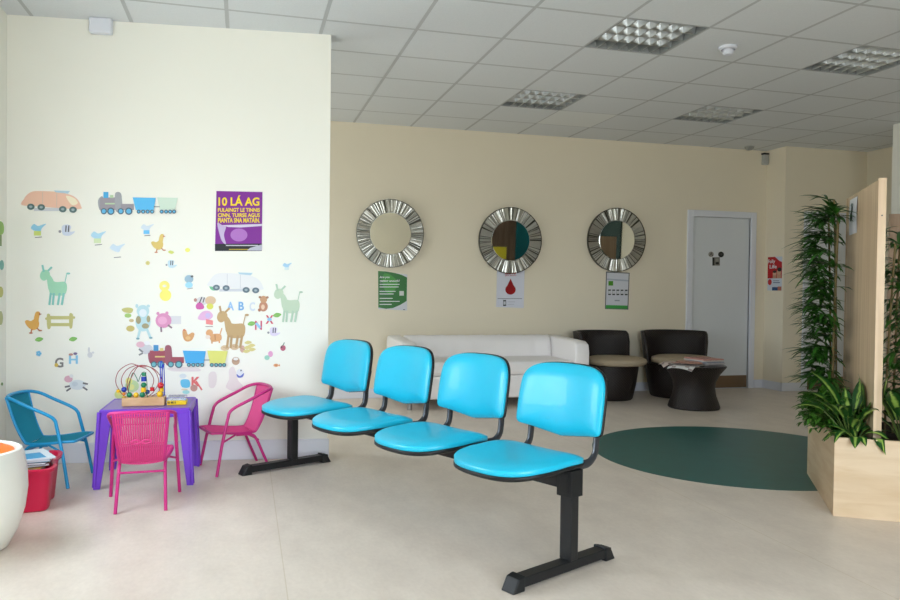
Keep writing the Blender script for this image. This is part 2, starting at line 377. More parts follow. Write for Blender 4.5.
# bench frame: local x = along the beam towards the viewer, local y = towards the backrests
bench = thing('beam_seating', 'row of four aqua vinyl waiting seats on one black steel beam', 'bench', P0, math.atan2(e1.y, e1.x))
bm = B(); box(bm, (-.03, -.035, .345), (LB-.04, .035, .405)); obj('beam', bm, black, bench, bevel=.004)
for s in (0, LB):
    bm = B(); box(bm, (s-.031, -.024, .05), (s+.031, .024, .36)); 
    obj('post', bm, black, bench, bevel=.005)
    bm = B(); box(bm, (s-.039, -.037, .315), (s+.039, .037, .425)); box(bm, (s-.02, -.041, .33), (s+.02, -.0372, .41)); obj('clamp', bm, blackp, bench, bevel=.006)
    bm = B(); box(bm, (s-.029, -.33, .012), (s+.029, .25, .052)); ft = obj('foot', bm, black, bench, bevel=.004)
    for y0, y1, sg in ((-.36, -.295, -1), (.205, .27, 1)):
        bm = B(); v = box(bm, (s-.035, y0, 0), (s+.035, y1, .061))
        for q in v:
            if q.co.z > .05 and ((sg < 0 and q.co.y < y0+.001) or (sg > 0 and q.co.y > y1-.001)): q.co.y -= sg*.03; q.co.z -= .008
        obj('end_cap', bm, [blackp, greyend], ft, bevel=.005)
def zseat(u, v):    # u across -1..1, v front -1 .. back 1
    z = .474-.018*v-.022*max(0, -v-.35)**1.6*1.6-.012*(1-u*u)*(1-v*v)+.012*math.sin((v+.2)*2.2)+.014*abs(u)**3*max(0, v)
    return z
def pad(w, dd, zf, t, n=3.2, inset=0, rings=9, seg=88, shift=0, yc=0, outline=None, nl=None):
    bm = B(); top = []
    for i in range(rings+1):
        r = math.sin(i/rings*PI/2); row = []
        for k in range(seg):
            tt = 2*PI*k/seg; x, y = sup(tt, 1, 1, n if math.sin(tt) >= 0 or nl is None else nl); X = x*r*(w-inset); Y = y*r*(dd-inset)
            if outline: X, Y = outline(X, Y)
            row.append(bm.verts.new((X, yc+Y, zf(x*r, y*r)+shift-t*.55*r**7)))
        top.append(row)
    cen = top[0][0]
    for v in top[0][1:]: pass
    bmesh.ops.remove_doubles(bm, verts=top[0], dist=1e-4); bm.verts.ensure_lookup_table()
    c0 = [v for v in bm.verts if abs(v.co.x-(outline(0, 0)[0] if outline else 0)) < 1e-5 and abs(v.co.y-yc-(outline(0, 0)[1] if outline else 0)) < 1e-5][0]
    for k in range(seg): bm.faces.new((c0, top[1][k], top[1][(k+1) % seg]))
    for i in range(1, rings):
        for k in range(seg): bm.faces.new((top[i][k], top[i+1][k], top[i+1][(k+1) % seg], top[i][(k+1) % seg]))
    low = [bm.verts.new(v.co+Vector((0, 0, -t*.45))) for v in top[-1]]
    low2 = [bm.verts.new(Vector((v.co.x*.93, yc+(v.co.y-yc)*.93, v.co.z-t*.35))) for v in low]
    for k in range(seg):
        bm.faces.new((top[-1][k], low[k], low[(k+1) % seg], top[-1][(k+1) % seg])); bm.faces.new((low[k], low2[k], low2[(k+1) % seg], low[(k+1) % seg]))
    bm.faces.new(low2); return bm
SEATS = []
for k in range(4):
    s = .373+.578*k
    bm = pad(.243, .232, zseat, .042, n=4.5, nl=2.5); bmesh.ops.translate(bm, verts=bm.verts, vec=(s, -.13, .012)); st = obj('seat', bm, aqua, bench, 'all')
    bm = pad(.245, .234, zseat, .026, shift=-.026, n=4.5, nl=2.5); bmesh.ops.translate(bm, verts=bm.verts, vec=(s, -.13, .006)); obj('seat_shell', bm, blackp, st, 'all')
    bm = B(); 
    for q in (-.15, .15): box(bm, (s+q-.02, -.16, .402), (s+q+.02, .09, .422))
    box(bm, (s-.17, -.06, .400), (s+.17, .06, .412)); obj('seat_bracket', bm, black, bench, bevel=.003)
    # backrest pad: built flat in x-y, then stood up, bowed and leant back
    def ol(X, Y):
        q = Y/.15
        if Y < 0: Y2 = Y-.028*math.cos(min(1, abs(X)/.225)*PI/2)**2
        else: Y2 = Y-.010*(X/.24)**2
        return X*(1-.035*max(0, q)), Y2
    def zb(u, v): return .012*(1-u*u)*(1-v*v)
    for nm, w, hh, t, sh, mm in (('backrest', .240, .148, .042, .0, aqua), ('backrest_shell', .243, .151, .03, -.026, blackp)):
        bm = pad(w, hh, zb, t, n=4.2, nl=14, shift=sh, outline=ol)
        for v in bm.verts:
            X, Y, Z = v.co; lean = .16; bow = .05*(X/.24)**2
            yl = -Z-bow+.03; zl = Y
            v.co = Vector((s+X, .128+yl*math.cos(lean)+zl*math.sin(lean)+.015, .688+zl*math.cos(lean)-yl*math.sin(lean)*.3))
        if nm == 'backrest': br = obj(nm, bm, mm, bench, 'all')
        else: obj(nm, bm, mm, br, 'all')
    for q in (-1, 1):
        bm = B(); X = s+q*.19
        tube(bm, smooth_path([(X, -.02, .428), (X, .08, .428), (X, .13, .432), (X, .165, .46), (X, .175, .50), (X, .18, .56), (X, .20, .66)], 5), .016, 12, sx=.5, sy=1.2, upv=(1, 0, 0)); 
        obj('back_bracket', bm, mat('dark_steel', (74, 78, 84), .28, metal=.6), bench, True)

# ------------------------------------------------------------------ children's bistro chairs
def bistro(label, cat, loc, face, tm, wm):
    t = thing('childs_chair', label, cat, loc, math.atan2(-face[0], face[1]), "children's bistro chairs")
    arm = [(-.166, .135, .19), (-.158, .10, .34), (-.155, .085, .385), (-.158, .045, .415), (-.16, -.06, .462), (-.158, -.13, .495), (-.135, -.18, .51), (-.08, -.20, .515), (0, -.205, .517)]
    arm = arm+[(-x, y, z) for x, y, z in arm[-2::-1]]
    bm = B(); tube(bm, smooth_path(arm, 5), .0095, 10); obj('arm_rail', bm, tm, t, True)
    for s in (-1, 1):
        bm = B(); tube(bm, [(s*.178, .17, .0), (s*.166, .135, .192)], .0092, 10); obj('leg', bm, tm, t, True)
        bm = B(); tube(bm, smooth_path([(s*.112, .03, .232), (s*.112, -.055, .228), (s*.112, -.095, .20), (s*.116, -.14, .10), (s*.12, -.185, 0)], 5), .0088, 10); obj('leg', bm, tm, t, True)
    # seat frame: hoop with side stays to the front legs, and the spine of the back
    bm = B(); prof = lambda s: [(s*.135, .172, .258), (s*.14, .125, .256), (s*.125, .02, .243), (s*.108, -.075, .240), (s*.108, -.105, .258), (s*.118, -.15, .36), (s*.131, -.193, .512)]
    for s in (-1, 1):
        tube(bm, smooth_path(prof(s), 6), .008, 8); tube(bm, [(s*.112, .03, .236), (s*.166, .136, .2)], .006, 8)
    tube(bm, smooth_path([(-.14, .125, .256), (-.135, .172, .258), (-.11, .19, .258), (.11, .19, .258), (.135, .172, .258), (.14, .125, .256)], 5), .008, 8)
    tube(bm, [(-.115, -.11, .19), (.115, -.11, .19)], .006, 8)
    obj('seat_frame', bm, tm, t, True)
    def surf(u, v):   # u -1..1 across; v 0 front .. 1 rear (seat) or 0 bottom .. 1 top (back)
        pass
    P1 = smooth_path(prof(1), 8)
    cut = min(range(len(P1)), key=lambda i: (P1[i]-Vector((.108, -.09, .247))).length)
    seat = P1[2:cut+1]; back = P1[cut:]
    def strands(rows, n, thick, lift, name):
        bm = B()
        for k in range(n):
            u = -1+2*(k+.5)/n; P = []
            for p in rows:
                sag = .012*(1-u*u) if name == 'seat' else 0
                bow = -.022*(1-u*u)*((p.z-.25)/.25) if name == 'backrest' else 0
                P.append((p.x*u*.98, p.y+bow, p.z-sag+lift))
            tube(bm, P, thick, 5)
        # cross strands woven over and under
        step = 2 if name == 'backrest' else 1
        rr = rows[::step]
        for i, p in enumerate(rr):
            P = []
            for k in range(n*2+1):
                u = -1+k/n; w = .0025*(1 if (k+i) % 2 else -1)
                sag = .012*(1-u*u) if name == 'seat' else 0; bow = -.022*(1-u*u)*((p.z-.25)/.25) if name == 'backrest' else 0
                P.append((p.x*u*1.0, p.y+bow+(w if name == 'backrest' else 0), p.z-sag+lift+(w if name == 'seat' else 0)))
            if name == 'seat' or i < 4 or i > len(rr)-3 or i % 3 == 0: tube(bm, P, .0036, 5)
        if name == 'backrest':    # the little woven twist in the middle
            mid = rows[int(len(rows)*.62)]
            for q in (-1, 1):
                P = [(x*.05, mid.y-.027, mid.z+q*.010*math.sin(x*PI)) for x in [-1+i/8 for i in range(17)]]; tube(bm, P, .004, 5)
        return bm
    obj('seat', strands(seat, 20, .0062, 0, 'seat'), wm, t, True)
    obj('backrest', strands(back, 22, .0050, 0, 'backrest'), wm, t, True)
    return t
def frontmid(fx, fy, face): n = Vector((face[0], face[1], 0)).normalized(); return Vector((fx, fy, 0))-n*.17
f1 = (-.05, 1); bistro('pink woven child chair with its back to the viewer, tucked at the purple table', 'chair', frontmid(-1.0, -.425, f1), f1, pinkt, pinkw)
f2 = (-.948, -.318); bistro('pink woven child chair between the purple table and the aqua waiting seats', 'chair', frontmid(-.69, .05, f2), f2, pinkt, pinkw)
f3 = (.98, -.19); bistro('blue woven child chair left of the purple table, above the red tub', 'chair', frontmid(-1.404, -.033, f3), f3, bluet, bluew)

# ------------------------------------------------------------------ purple play table
TC = Vector((-1.022, -.03, 0)); tb = thing('play_table', 'low purple moulded plastic play table against the nursery wall', 'table', TC, -.02)
TZ = .445
bm = B(); box(bm, (-.238, -.215, TZ-.014), (.238, .215, TZ)); obj('tabletop', bm, purpletop, tb, bevel=.006)
bm = B()
for q in (((-.245, -.225, TZ-.05), (.245, -.205, TZ+.003)), ((-.245, .205, TZ-.05), (.245, .225, TZ+.003)), ((-.245, -.205, TZ-.05), (-.228, .205, TZ+.003)), ((.228, -.205, TZ-.05), (.245, .205, TZ+.003))): box(bm, *q)
obj('rim', bm, purple, tb, bevel=.008)
for sx in (-1, 1):
    for sy in (-1, 1):
        bm = B()   # L-section leg flaring outwards to the floor
        for (ax0, ax1, ay0, ay1) in ((.175, .247, .212, .228), (.231, .247, .155, .212)):
            lo, hi = (ax0, ay0), (ax1, ay1); o_ = .022; rows = []
            for z, off, sh in ((0, o_, .036), (TZ-.03, 0, 0)):
                rows.append([bm.verts.new((sx*(x+off), sy*(y+off), z)) for x, y in ((lo[0]+(sh if ax0 < .2 else 0), lo[1]), (hi[0], lo[1]), (hi[0], hi[1]), (lo[0]+(sh if ax0 < .2 else 0), hi[1]))])
                if ay1-ay0 > .03:
                    for i in (0, 1): rows[-1][i].co.y += sy*sh
            a, b = rows
            for i in range(4): bm.faces.new((a[i], a[(i+1) % 4], b[(i+1) % 4], b[i]))
            bm.faces.new(a); bm.faces.new(b)
        P = [(sx*.243, sy*.224, TZ-.01), (sx*.264, sy*.245, .012)]; tube(bm, P, .012, 10)
        obj('leg', bm, purple, tb, bevel=.003)

# ------------------------------------------------------------------ bead maze on the table
def tpt(px, py, z=TZ+.003): return on_plane(px, py, Vector((0, 0, z)), Vector((0, 0, 1)))
mz0 = Vector((-1.05, -.085, TZ+.001))
mz = thing('bead_maze', 'wooden bead maze toy with looping wires on the purple table', 'toy', mz0, -.02)
bm = B(); box(bm, (-.118, -.05, 0), (.118, .05, .05)); obj('base', bm, toywood, mz, bevel=.004)
redw = mat('red_wire', (150, 24, 34), .35); grw = mat('green_wire', (20, 120, 84), .35); blw = mat('blue_wire', (30, 60, 190), .35)
def wire(P, m, r=.0022, n=8): bm = B(); tube(bm, smooth_path(P, n), r, 8); return obj('wire', bm, m, mz, True)
zt = .245
wire([(-.098, -.03, .05), (-.125, -.03, .08), (-.155, -.02, .14), (-.14, -.01, .205), (-.08, 0, .245), (-.03, 0, .232), (.01, 0, .225)], redw)
wire([(-.07, -.02, .05), (-.10, -.03, .085), (-.125, -.02, .15), (-.10, 0, .21), (-.045, 0, .236), (-.03, 0, .23), (.02, .01, .205), (.05, .01, .15), (.035, 0, .09), (.0, 0, .05)], redw)
wire([(-.085, .02, .05), (-.10, .02, .12), (-.08, .02, .19), (-.035, .01, .232), (.02, .01, .228), (.065, 0, .19), (.078, 0, .13), (.05, -.01, .075), (.02, -.02, .05)], redw)
wire([(-.06, 0, .05), (-.09, -.02, .10), (-.06, -.01, .19), (-.025, 0, .233), (.05, 0, .215), (.096, 0, .15), (.08, 0, .08), (.04, 0, .05)], redw)
wire([(-.095, .0, .05), (-.07, .01, .185), (-.045, 0, .165), (-.035, 0, .14), (-.02, 0, .18), (.0, .0, .195), (.015, -.02, .15), (.02, -.03, .05)], grw)
wire([(.086, -.01, .05), (.09, -.01, .17), (.088, 0, .245), (.097, 0, .25), (.1, .0, .17), (.105, .0, .05)], blw, .003)
wire([(.094, .015, .05), (.096, .015, .18), (.105, .01, .24), (.11, .01, .16), (.112, .01, .05)], blw, .003)
BC = {'b': (28, 54, 160), 'g': (16, 128, 84), 'y': (240, 190, 24), 'r': (206, 24, 40), 'o': (226, 130, 40)}
for x, y, z, r, c, kind in ((-.108, -.03, .098, .016, 'b', 's'), (-.108, -.03, .072, .010, 'o', 's'), (-.105, -.045, .056, .012, 'y', 'd'), (-.078, -.03, .066, .016, 'g', 's'), (-.042, -.03, .064, .016, 'y', 's'),
        (-.006, -.04, .066, .017, 'g', 's'), (.0, -.035, .095, .015, 'y', 'c'), (.0, -.03, .122, .016, 'g', 's'), (.0, -.025, .158, .016, 'b', 'c'), (.0, -.022, .186, .013, 'g', 'c'),
        (.018, -.01, .078, .014, 'b', 's'), (.045, -.01, .095, .013, 'r', 'c'), (.09, -.03, .066, .018, 'y', 's'), (.094, .0, .09, .015, 'y', 'c'), (.092, -.01, .116, .019, 'r', 's'), (-.14, -.03, .09, .010, 'y', 'c')):
    bm = B()
    if kind == 's': sphere(bm, (x, y, z), r, 14)
    elif kind == 'd': sphere(bm, (x, y, z), r, 14, s=(1, 1, .35))
    else: bmesh.ops.create_cone(bm, cap_ends=True, segments=16, radius1=r*.95, radius2=r*.95, depth=r*1.7, matrix=Matrix.Translation((x, y, z)))
    obj('bead', bm, mat('bead_'+c, BC[c], .25, coat=.4), mz, True)
# clear box with yellow tray beside it
bx = thing('toy_box', 'small clear plastic box in a yellow tray beside the bead maze', 'box', (-.865, -.08, TZ+.001), -.02)
bm = B(); box(bm, (-.055, -.045, 0), (.055, .045, .026)); obj('tray', bm, mat('yellow_card', (238, 200, 30), .4), bx, bevel=.003)
bm = B(); box(bm, (-.053, -.043, .0265), (.053, .043, .05)); obj('lid', bm, mat('clear_plastic', (240, 246, 250), .08, trans=.85, ior=1.1), bx, bevel=.003)
bm = B()
for i, w in enumerate((.006, .004, .008, .003, .005)): box(bm, (-.05+i*.010, -.0462, .010), (-.05+i*.010+w, -.0452, .022))
obj('print', bm, C((40, 40, 40)), bx)

# ------------------------------------------------------------------ red tub of books and the pot stool
tu = thing('storage_tub', 'crimson plastic storage tub full of books under the blue chair', 'tub', (-1.562, -.50, 0), 0.1)
def tub_outline(z, grow=0):
    f = 1+.22*z/.25; P = []
    w, dd = .105*f+grow, .165*f+grow
    for k in range(72):
        x, y = sup(2*PI*k/72, w, dd, 7)
        if x > w*.8: x -= .028*math.exp(-((y+.01)/.022)**2)     # moulded groove down the side
        P.append((x, y))
    return P
bm = B(); rings = []
for z, g in ((0, -.006), (.006, 0), (.12, 0), (.205, 0), (.207, .014), (.222, .016), (.226, .010), (.224, -.004), (.205, -.006), (.02, -.006)):
    rings.append([bm.verts.new((x, y, z+(.012*max(0, (y/.2)) if z > .2 else 0))) for x, y in tub_outline(z, g)])
for a, b in zip(rings, rings[1:]):
    for k in range(72): bm.faces.new((a[k], a[(k+1) % 72], b[(k+1) % 72], b[k]))
bm.faces.new(rings[0][::-1]); bm.faces.new(rings[-1]); obj('body', bm, redp, tu, True)
bl = ['white and blue picture book lying on top of the red tub', 'pale blue book just under the top book in the red tub', 'dark book jutting from the books stacked in the red tub', 'tan brown book third from the top in the red tub', 'yellow edged book low in the red tub', 'green book at the bottom of the stack in the red tub']
zb_ = .225
for i, (lb, cc, w, l, h, rz, dx, dy) in enumerate(((bl[5], (70, 120, 80), .085, .12, .018, .1, 0, 0), (bl[4], (206, 160, 60), .085, .125, .014, -.1, .01, 0), (bl[3], (120, 84, 60), .09, .12, .014, .25, .0, 0.01), (bl[2], (50, 56, 70), .088, .12, .012, .0, .015, .0), (bl[1], (130, 186, 214), .095, .125, .012, .15, .01, 0), (bl[0], (214, 224, 232), .09, .13, .008, .35, .02, -.01))):
    o = thing('picture_book', lb, 'book', (-1.575+dx, -.5+dy, zb_-.045), rz+.1, 'picture books in the red tub'); 
    bm = B(); box(bm, (-w, -l, 0), (w, l, .0015)); box(bm, (-w, -l, h-.0015), (w, l, h)); box(bm, (-w, -l, .0015), (-w+.002, l, h-.0015)); obj('cover', bm, C(cc, .35), o)
    bm = B(); box(bm, (-w+.0025, -l+.003, .002), (w-.003, l-.003, h-.002)); obj('pages', bm, paper, o)
    if i == 5:
        bm = B(); box(bm, (-w+.01, -l+.02, h+.0002), (w-.04, l-.1, h+.0008)); obj('print', bm, C((60, 150, 196)), o)
    zb_ += h+.0012
st = thing('pot_stool', 'white barrel shaped stool with orange cushion, cut off at the left edge', 'stool', (-1.643, -1.205, 0))
bm = B(); lathe(bm, [(0, 0), (.15, 0), (.17, .012), (.205, .08), (.232, .17), (.243, .26), (.24, .34), (.228, .41), (.218, .435), (.208, .44), (.198, .435), (.195, .41), (.195, .36), (0, .36)], 64); obj('body', bm, ivory, st, True)
bm = B(); lathe(bm, [(.19, .362), (.193, .41), (.186, .43), (.15, .446), (.09, .456), (0, .46)], 64); obj('cushion', bm, orange, st, True)

# ------------------------------------------------------------------ white sofa
sf = thing('sofa', 'long white leatherette sofa with curved arms below the mirrors', 'sofa', (1.905, 2.45, 0))
W = .965
bm = B(); box(bm, (-W+.03, -.40, .10), (W-.03, .36, .32)); obj('base', bm, sofam, sf, bevel=.02)
bm = B(); box(bm, (-W+.17, -.405, .322), (W-.17, .20, .455)); obj('seat_cushion', bm, sofam, sf, bevel=.035)
def back_bm():
    bm = B(); n = 40; rows = []
    prof = [(.20, .325), (.19, .46), (.205, .60), (.235, .655), (.28, .672), (.34, .66), (.37, .62), (.38, .325)]
    for i in range(n+1):
        x = (-W+.172)+(2*W-.344)*i/n; row = []
        for j, (y, z) in enumerate(prof):
            ru = .004*math.sin(i*2.3+j)+.003*math.sin(i*5.1) if 0 < j < 6 else 0
            row.append(bm.verts.new((x, y+ru, z+ru*.5)))
        rows.append(row)
    for a, b in zip(rows, rows[1:]):
        for j in range(len(prof)-1): bm.faces.new((a[j], b[j], b[j+1], a[j+1]))
        bm.faces.new((a[-1], b[-1], b[0], a[0]))
    bm.faces.new(rows[0]); bm.faces.new(rows[-1][::-1]); return bm
obj('backrest', back_bm(), sofam, sf, 'all')
for s in (-1, 1):
    bm = B(); prof = [(-.40, .12), (-.41, .56), (-.395, .62), (-.34, .645), (0, .655), (.38, .665), (.40, .64), (.40, .12)]; rows = []
    for x, ins in ((-.078, .03), (-.07, .008), (-.05, 0), (.05, 0), (.07, .008), (.078, .03)):
        rows.append([bm.verts.new((s*(W-.085)+x, y*(1-ins*.8), z-(ins if z > .3 else 0))) for y, z in prof])
    for a, b in zip(rows, rows[1:]):
        for j in range(len(prof)): bm.faces.new((a[j], a[(j+1) % len(prof)], b[(j+1) % len(prof)], b[j]))
    bm.faces.new(rows[0]); bm.faces.new(rows[-1][::-1]); obj('arm', bm, sofam, sf, 'all', bevel=.012)
    for y in (-.34, .32):
        bm = B(); bmesh.ops.create_cone(bm, cap_ends=True, segments=20, radius1=.022, radius2=.026, depth=.11, matrix=Matrix.Translation((s*(W-.10), y, .055))); obj('leg', bm, chrome, sf, True)

# ------------------------------------------------------------------ rattan tub chairs and table
def rattan_chair(label, x, y, rz, cz=.0):
    t = thing('rattan_chair', label, 'chair', (x, y, 0), rz, 'dark rattan tub chairs')
    bm = B()   # drum; the back arc rises behind (+y)
    lathe(bm, [(0, .0), (.28, .0), (.29, .012), (.325, .16), (.35, .33), (.352, .365), (.34, .37), (0, .37)], 64); obj('base', bm, rattan, t, True)
    bm = B(); n = 48; rows = []; UV = bm.loops.layers.uv.verify()
    a0, a1 = math.radians(-2), math.radians(182)
    for i in range(n+1):
        a = a0+(a1-a0)*i/n; e = min(1, min(i, n-i)/3.); top = .372+.335*(math.sin(e*PI/2)**.6); row = []
        for q in range(6): z = .30+(top-.30)*q/5; rr = .352+.05*(z-.30)/.40; row.append((rr, z))
        for q in range(6): z = top-(top-.30)*q/5; rr = .352-.035+.05*(z-.30)/.40; row.append((rr, z+(.008 if q == 0 else 0)))
        rows.append([bm.verts.new((rr*math.cos(a), rr*math.sin(a), z)) for rr, z in row])
    for i, (a, b) in enumerate(zip(rows, rows[1:])):
        for j in range(12):
            f = bm.faces.new((a[j], b[j], b[(j+1) % 12], a[(j+1) % 12]))
            for lp, (uu) in zip(f.loops, (i, i+1, i+1, i)): lp[UV].uv = (uu/n*.6, lp.vert.co.z*1.6)
    for r_ in (rows[0], rows[-1]): bm.faces.new(r_)
    obj('backrest', bm, rattan, t, 'all')
    bm = B(); c = (0, -.13, 0); lathe(bm, [(0, .372), (.30, .372), (.335, .385), (.348, .41), (.335, .435), (.29, .45), (0, .455)], 64, c)
    for v in bm.verts:
        dd_ = math.hypot(v.co.x, v.co.y)
        if v.co.y > -.05 and dd_ > .312: v.co.x *= .312/dd_; v.co.y *= .312/dd_
    cu = obj('cushion', bm, beigec, t, True)
    return t
rattan_chair('dark rattan tub chair with beige cushion, right beside the white sofa', 3.30, 2.51, math.radians(20)).scale = (.93, .93, 1)
rattan_chair('dark rattan tub chair in front of the white door, behind the newspapers', 4.155, 2.53, math.radians(-4)).scale = (.985, .985, 1)
rtb = thing('rattan_table', 'dark hourglass rattan side table topped with newspapers', 'side table', (3.86, 1.74, 0)); rtb.scale = (1, 1, 1.06)
bm = B(); lathe(bm, [(0, 0), (.245, 0), (.252, .012), (.24, .05), (.212, .12), (.200, .19), (.207, .25), (.245, .32), (.292, .375), (.308, .395), (.30, .40), (0, .40)], 72); obj('body', bm, rattan, rtb, True)
bm = B(); lathe(bm, [(0, .4005), (.295, .4005), (.295, .406), (0, .406)], 64); obj('tabletop', bm, mat('dark_glass', (30, 26, 26), .12), rtb)
mags = [(-.13, -.09, .5, (222, 222, 220), 'open newspaper drooping over the front edge of the rattan table'), (.12, .02, .1, (190, 186, 190), 'bottom magazine of the neat stack on the rattan table'), (.12, .0, .25, (206, 202, 204), 'second magazine up in the neat stack on the rattan table'),
        (.13, .02, .0, (150, 160, 176), 'third magazine up in the neat stack on the rattan table'), (.11, .01, .2, (212, 204, 200), 'fourth magazine up in the neat stack on the rattan table'), (.12, .02, .1, (206, 150, 138), 'reddish magazine lying on top of the neat stack'), (-.15, .05, -.35, (206, 190, 184), 'creased newspaper at the left of the rattan table top'), (-.06, -.02, .7, (200, 150, 130), 'newspaper with an orange photo in the middle of the table')]
zc = {'L': .4315, 'R': .4315}
for i, (dx, dy, rz, cc, lb) in enumerate(mags):
    key = 'L' if dx < 0 else 'R'; z = zc[key]; zc[key] += .0125 if key == 'R' else .010
    m_ = thing('newspaper' if key == 'L' else 'magazine', lb, 'newspaper' if key == 'L' else 'magazine', (3.86+dx, 1.74+dy, z), rz, 'papers on the rattan table')
    bm = B(); w, l, h = (.12, .15, .011) if key == 'R' else (.17, .13, .003); n = 14; rows = []
    for a in range(n+1):
        rows.append([])
        for b in range(7):
            X = -w+2*w*a/n; Y = -l+2*l*b/6; rad = math.hypot(X+dx, Y+dy); zz = 0
            if key == 'L':
                wx = dx+X*math.cos(rz)-Y*math.sin(rz); wy = dy+X*math.sin(rz)+Y*math.cos(rz); rad = math.hypot(wx, wy)
                zz = .004*(1+math.sin(X*24+i))-(max(0, rad-.295)*.75)
            rows[-1].append((X, Y, zz))
    V = [[bm.verts.new(p) for p in r_] for r_ in rows]; V2 = [[bm.verts.new((p[0], p[1], p[2]+h)) for p in r_] for r_ in rows]
    for a in range(n):
        for b in range(6):
            bm.faces.new((V[a][b], V[a+1][b], V[a+1][b+1], V[a][b+1])); bm.faces.new((V2[a][b], V2[a+1][b], V2[a+1][b+1], V2[a][b+1])).material_index = 1 if (a*7+b*5+i) % 4 == 0 else 0
    for a in range(n):
        for b in (0, 6): bm.faces.new((V[a][b], V[a+1][b], V2[a+1][b], V2[a][b]))
    for b in range(6):
        for a in (0, n): bm.faces.new((V[a][b], V[a][b+1], V2[a][b+1], V2[a][b]))
    obj('sheets', bm, [C(cc, .45), C((max(0, cc[0]-70), max(0, cc[1]-84), max(0, cc[2]-84)), .45)], m_)

# ------------------------------------------------------------------ teal floor inlay
bm = B(); lathe(bm, [(0, .0015), (1.03, .0015), (1.03, .0002), (0, .0002)], 128, (2.965, -.185, 0), uv=False)
tag(obj('floor_inlay', bm, tealm), 'large teal green circle laid into the beige vinyl floor', 'floor inlay')

# ------------------------------------------------------------------ mirrors
def rim_mirror(label, px, py, rad, tilt, rzt=0):
    c = on_plane(px, py, Vector((0, YB-.03, 0)), Vector((0, 1, 0)))
    t = thing('round_mirror', label, 'mirror', (c.x, YB-.035, c.z), 0, 'round mirrors on the far wall')
    t.rotation_euler = (-tilt, 0, rzt)
    ri = rad*.62
    def lz(prof, m, nm, seg=96, smooth=True):
        bm = B(); lathe(bm, prof, seg, uv=False)
        for v in bm.verts: v.co = Vector((v.co.x, -v.co.z, v.co.y))
        return obj(nm, bm, m, t, smooth)
    lz([(0, .006), (ri, .006), (ri, .012), (ri-.004, .0135), (0, .0135)], mirrorm, 'glass', 96, False)
    lz([(rad-.003, -.012), (rad+.005, -.012), (rad+.005, .016), (rad-.003, .016)], silverd, 'edge_band', 96, True)
    lz([(0, -.01), (rad-.004, -.01), (rad-.004, .003), (0, .003)], silverd, 'backing')
    bm = B(); n = 290      # the frame: slivers of silvered glass fanned round the glass, each at its own small angle
    for k in range(n):
        a = 2*PI*k/n; da = 2*PI/n*.47; r1 = ri+.003; r2 = rad-.003; h1 = .008+R.random()*.003; h2 = .010+R.random()*.004; tw = (R.random()-.5)*.0045; brk = r1+(r2-r1)*R.uniform(.25, .75)
        P = []
        for rr, hh in ((r1, h1), (brk, h1*.5+h2*.5+R.uniform(-.001, .001)), (r2, h2)):
            for sg in (-1, 1): P.append((rr*math.cos(a+sg*da), -(hh+tw*sg), rr*math.sin(a+sg*da)))
        v = [bm.verts.new(p) for p in P]; v2 = [bm.verts.new((p[0], -.002, p[2])) for p in P]
        mi = 1 if R.random() < .2 else 0
        for q in ((0, 1, 3, 2), (2, 3, 5, 4)): bm.faces.new([v[i] for i in q]).material_index = mi
        for i, j in ((0, 1), (1, 3), (3, 5), (5, 4), (4, 2), (2, 0)): bm.faces.new((v[i], v2[i], v2[j], v[j])).material_index = mi
    obj('frame', bm, [silverf, silverd], t)
rim_mirror('leftmost round mirror with silver sunburst frame, above the green poster', 390.3, 233.5, .352, math.radians(-2.0))
rim_mirror('middle round mirror with silver sunburst frame, above the blood drop poster', 510.2, 240.5, .357, math.radians(-2.0))
rim_mirror('rightmost round mirror with silver sunburst frame, nearest the white door', 616.3, 240, .357, math.radians(-2.0))

# ------------------------------------------------------------------ flat prints on walls: placed on the real wall planes
class Wall:
    def __init__(s, P, n, tx): s.P = P; s.n = n; s.tx = tx        # n points into the room, tx to the right
    def at(s, px, py, lift=0): return on_plane(px, py, s.P, s.n)+s.n*lift
WP = Wall(PA, nn.normalized(), d); WBk = Wall(Vector((0, YB, 0)), Vector((0, -1, 0)), Vector((1, 0, 0)))
WR = Wall(Vector((5.6, 0, 0)), Vector((-1, 0, 0)), Vector((0, -1, 0))); WLf = Wall(Vector((X0, 0, 0)), Vector((1, 0, 0)), Vector((0, 1, 0)))
def sheet(bm, pts, wall, lift, mi=0, th=.0006):
    a = [bm.verts.new(wall.at(x, y, lift)) for x, y in pts]; b = [bm.verts.new(v.co-wall.n*th) for v in a]
    n = len(pts); bm.faces.new(a).material_index = mi; bm.faces.new(b[::-1]).material_index = mi
    for i in range(n): bm.faces.new((a[i], b[i], b[(i+1) % n], a[(i+1) % n])).material_index = mi
def ell(cx, cy, rx, ry=None, n=20, rot=0):
    ry = rx if ry is None else ry; c, s = math.cos(rot), math.sin(rot)
    return [(cx+rx*math.cos(2*PI*k/n)*c-ry*math.sin(2*PI*k/n)*s, cy+rx*math.cos(2*PI*k/n)*s+ry*math.sin(2*PI*k/n)*c) for k in range(n)]
def rct(x0, y0, x1, y1): return [(x0, y0), (x1, y0), (x1, y1), (x0, y1)]
def line(x0, y0, x1, y1, w): 
    L_ = math.hypot(x1-x0, y1-y0) or 1; a, b = -(y1-y0)/L_*w/2, (x1-x0)/L_*w/2
    return [(x0+a, y0+b), (x1+a, y1+b), (x1-a, y1-b), (x0-a, y0-b)]
def spl(pts, n=5):
    P = [Vector((x, y, 0)) for x, y in pts]; out = []; m_ = len(P)
    for i in range(m_):
        p0, a, b, p3 = P[i-1], P[i], P[(i+1) % m_], P[(i+2) % m_]
        for k in range(n):
            t = k/n; q = .5*((2*a)+(b-p0)*t+(2*p0-5*a+4*b-p3)*t*t+(3*a-p0-3*b+p3)*t**3); out.append((q.x, q.y))
    return out
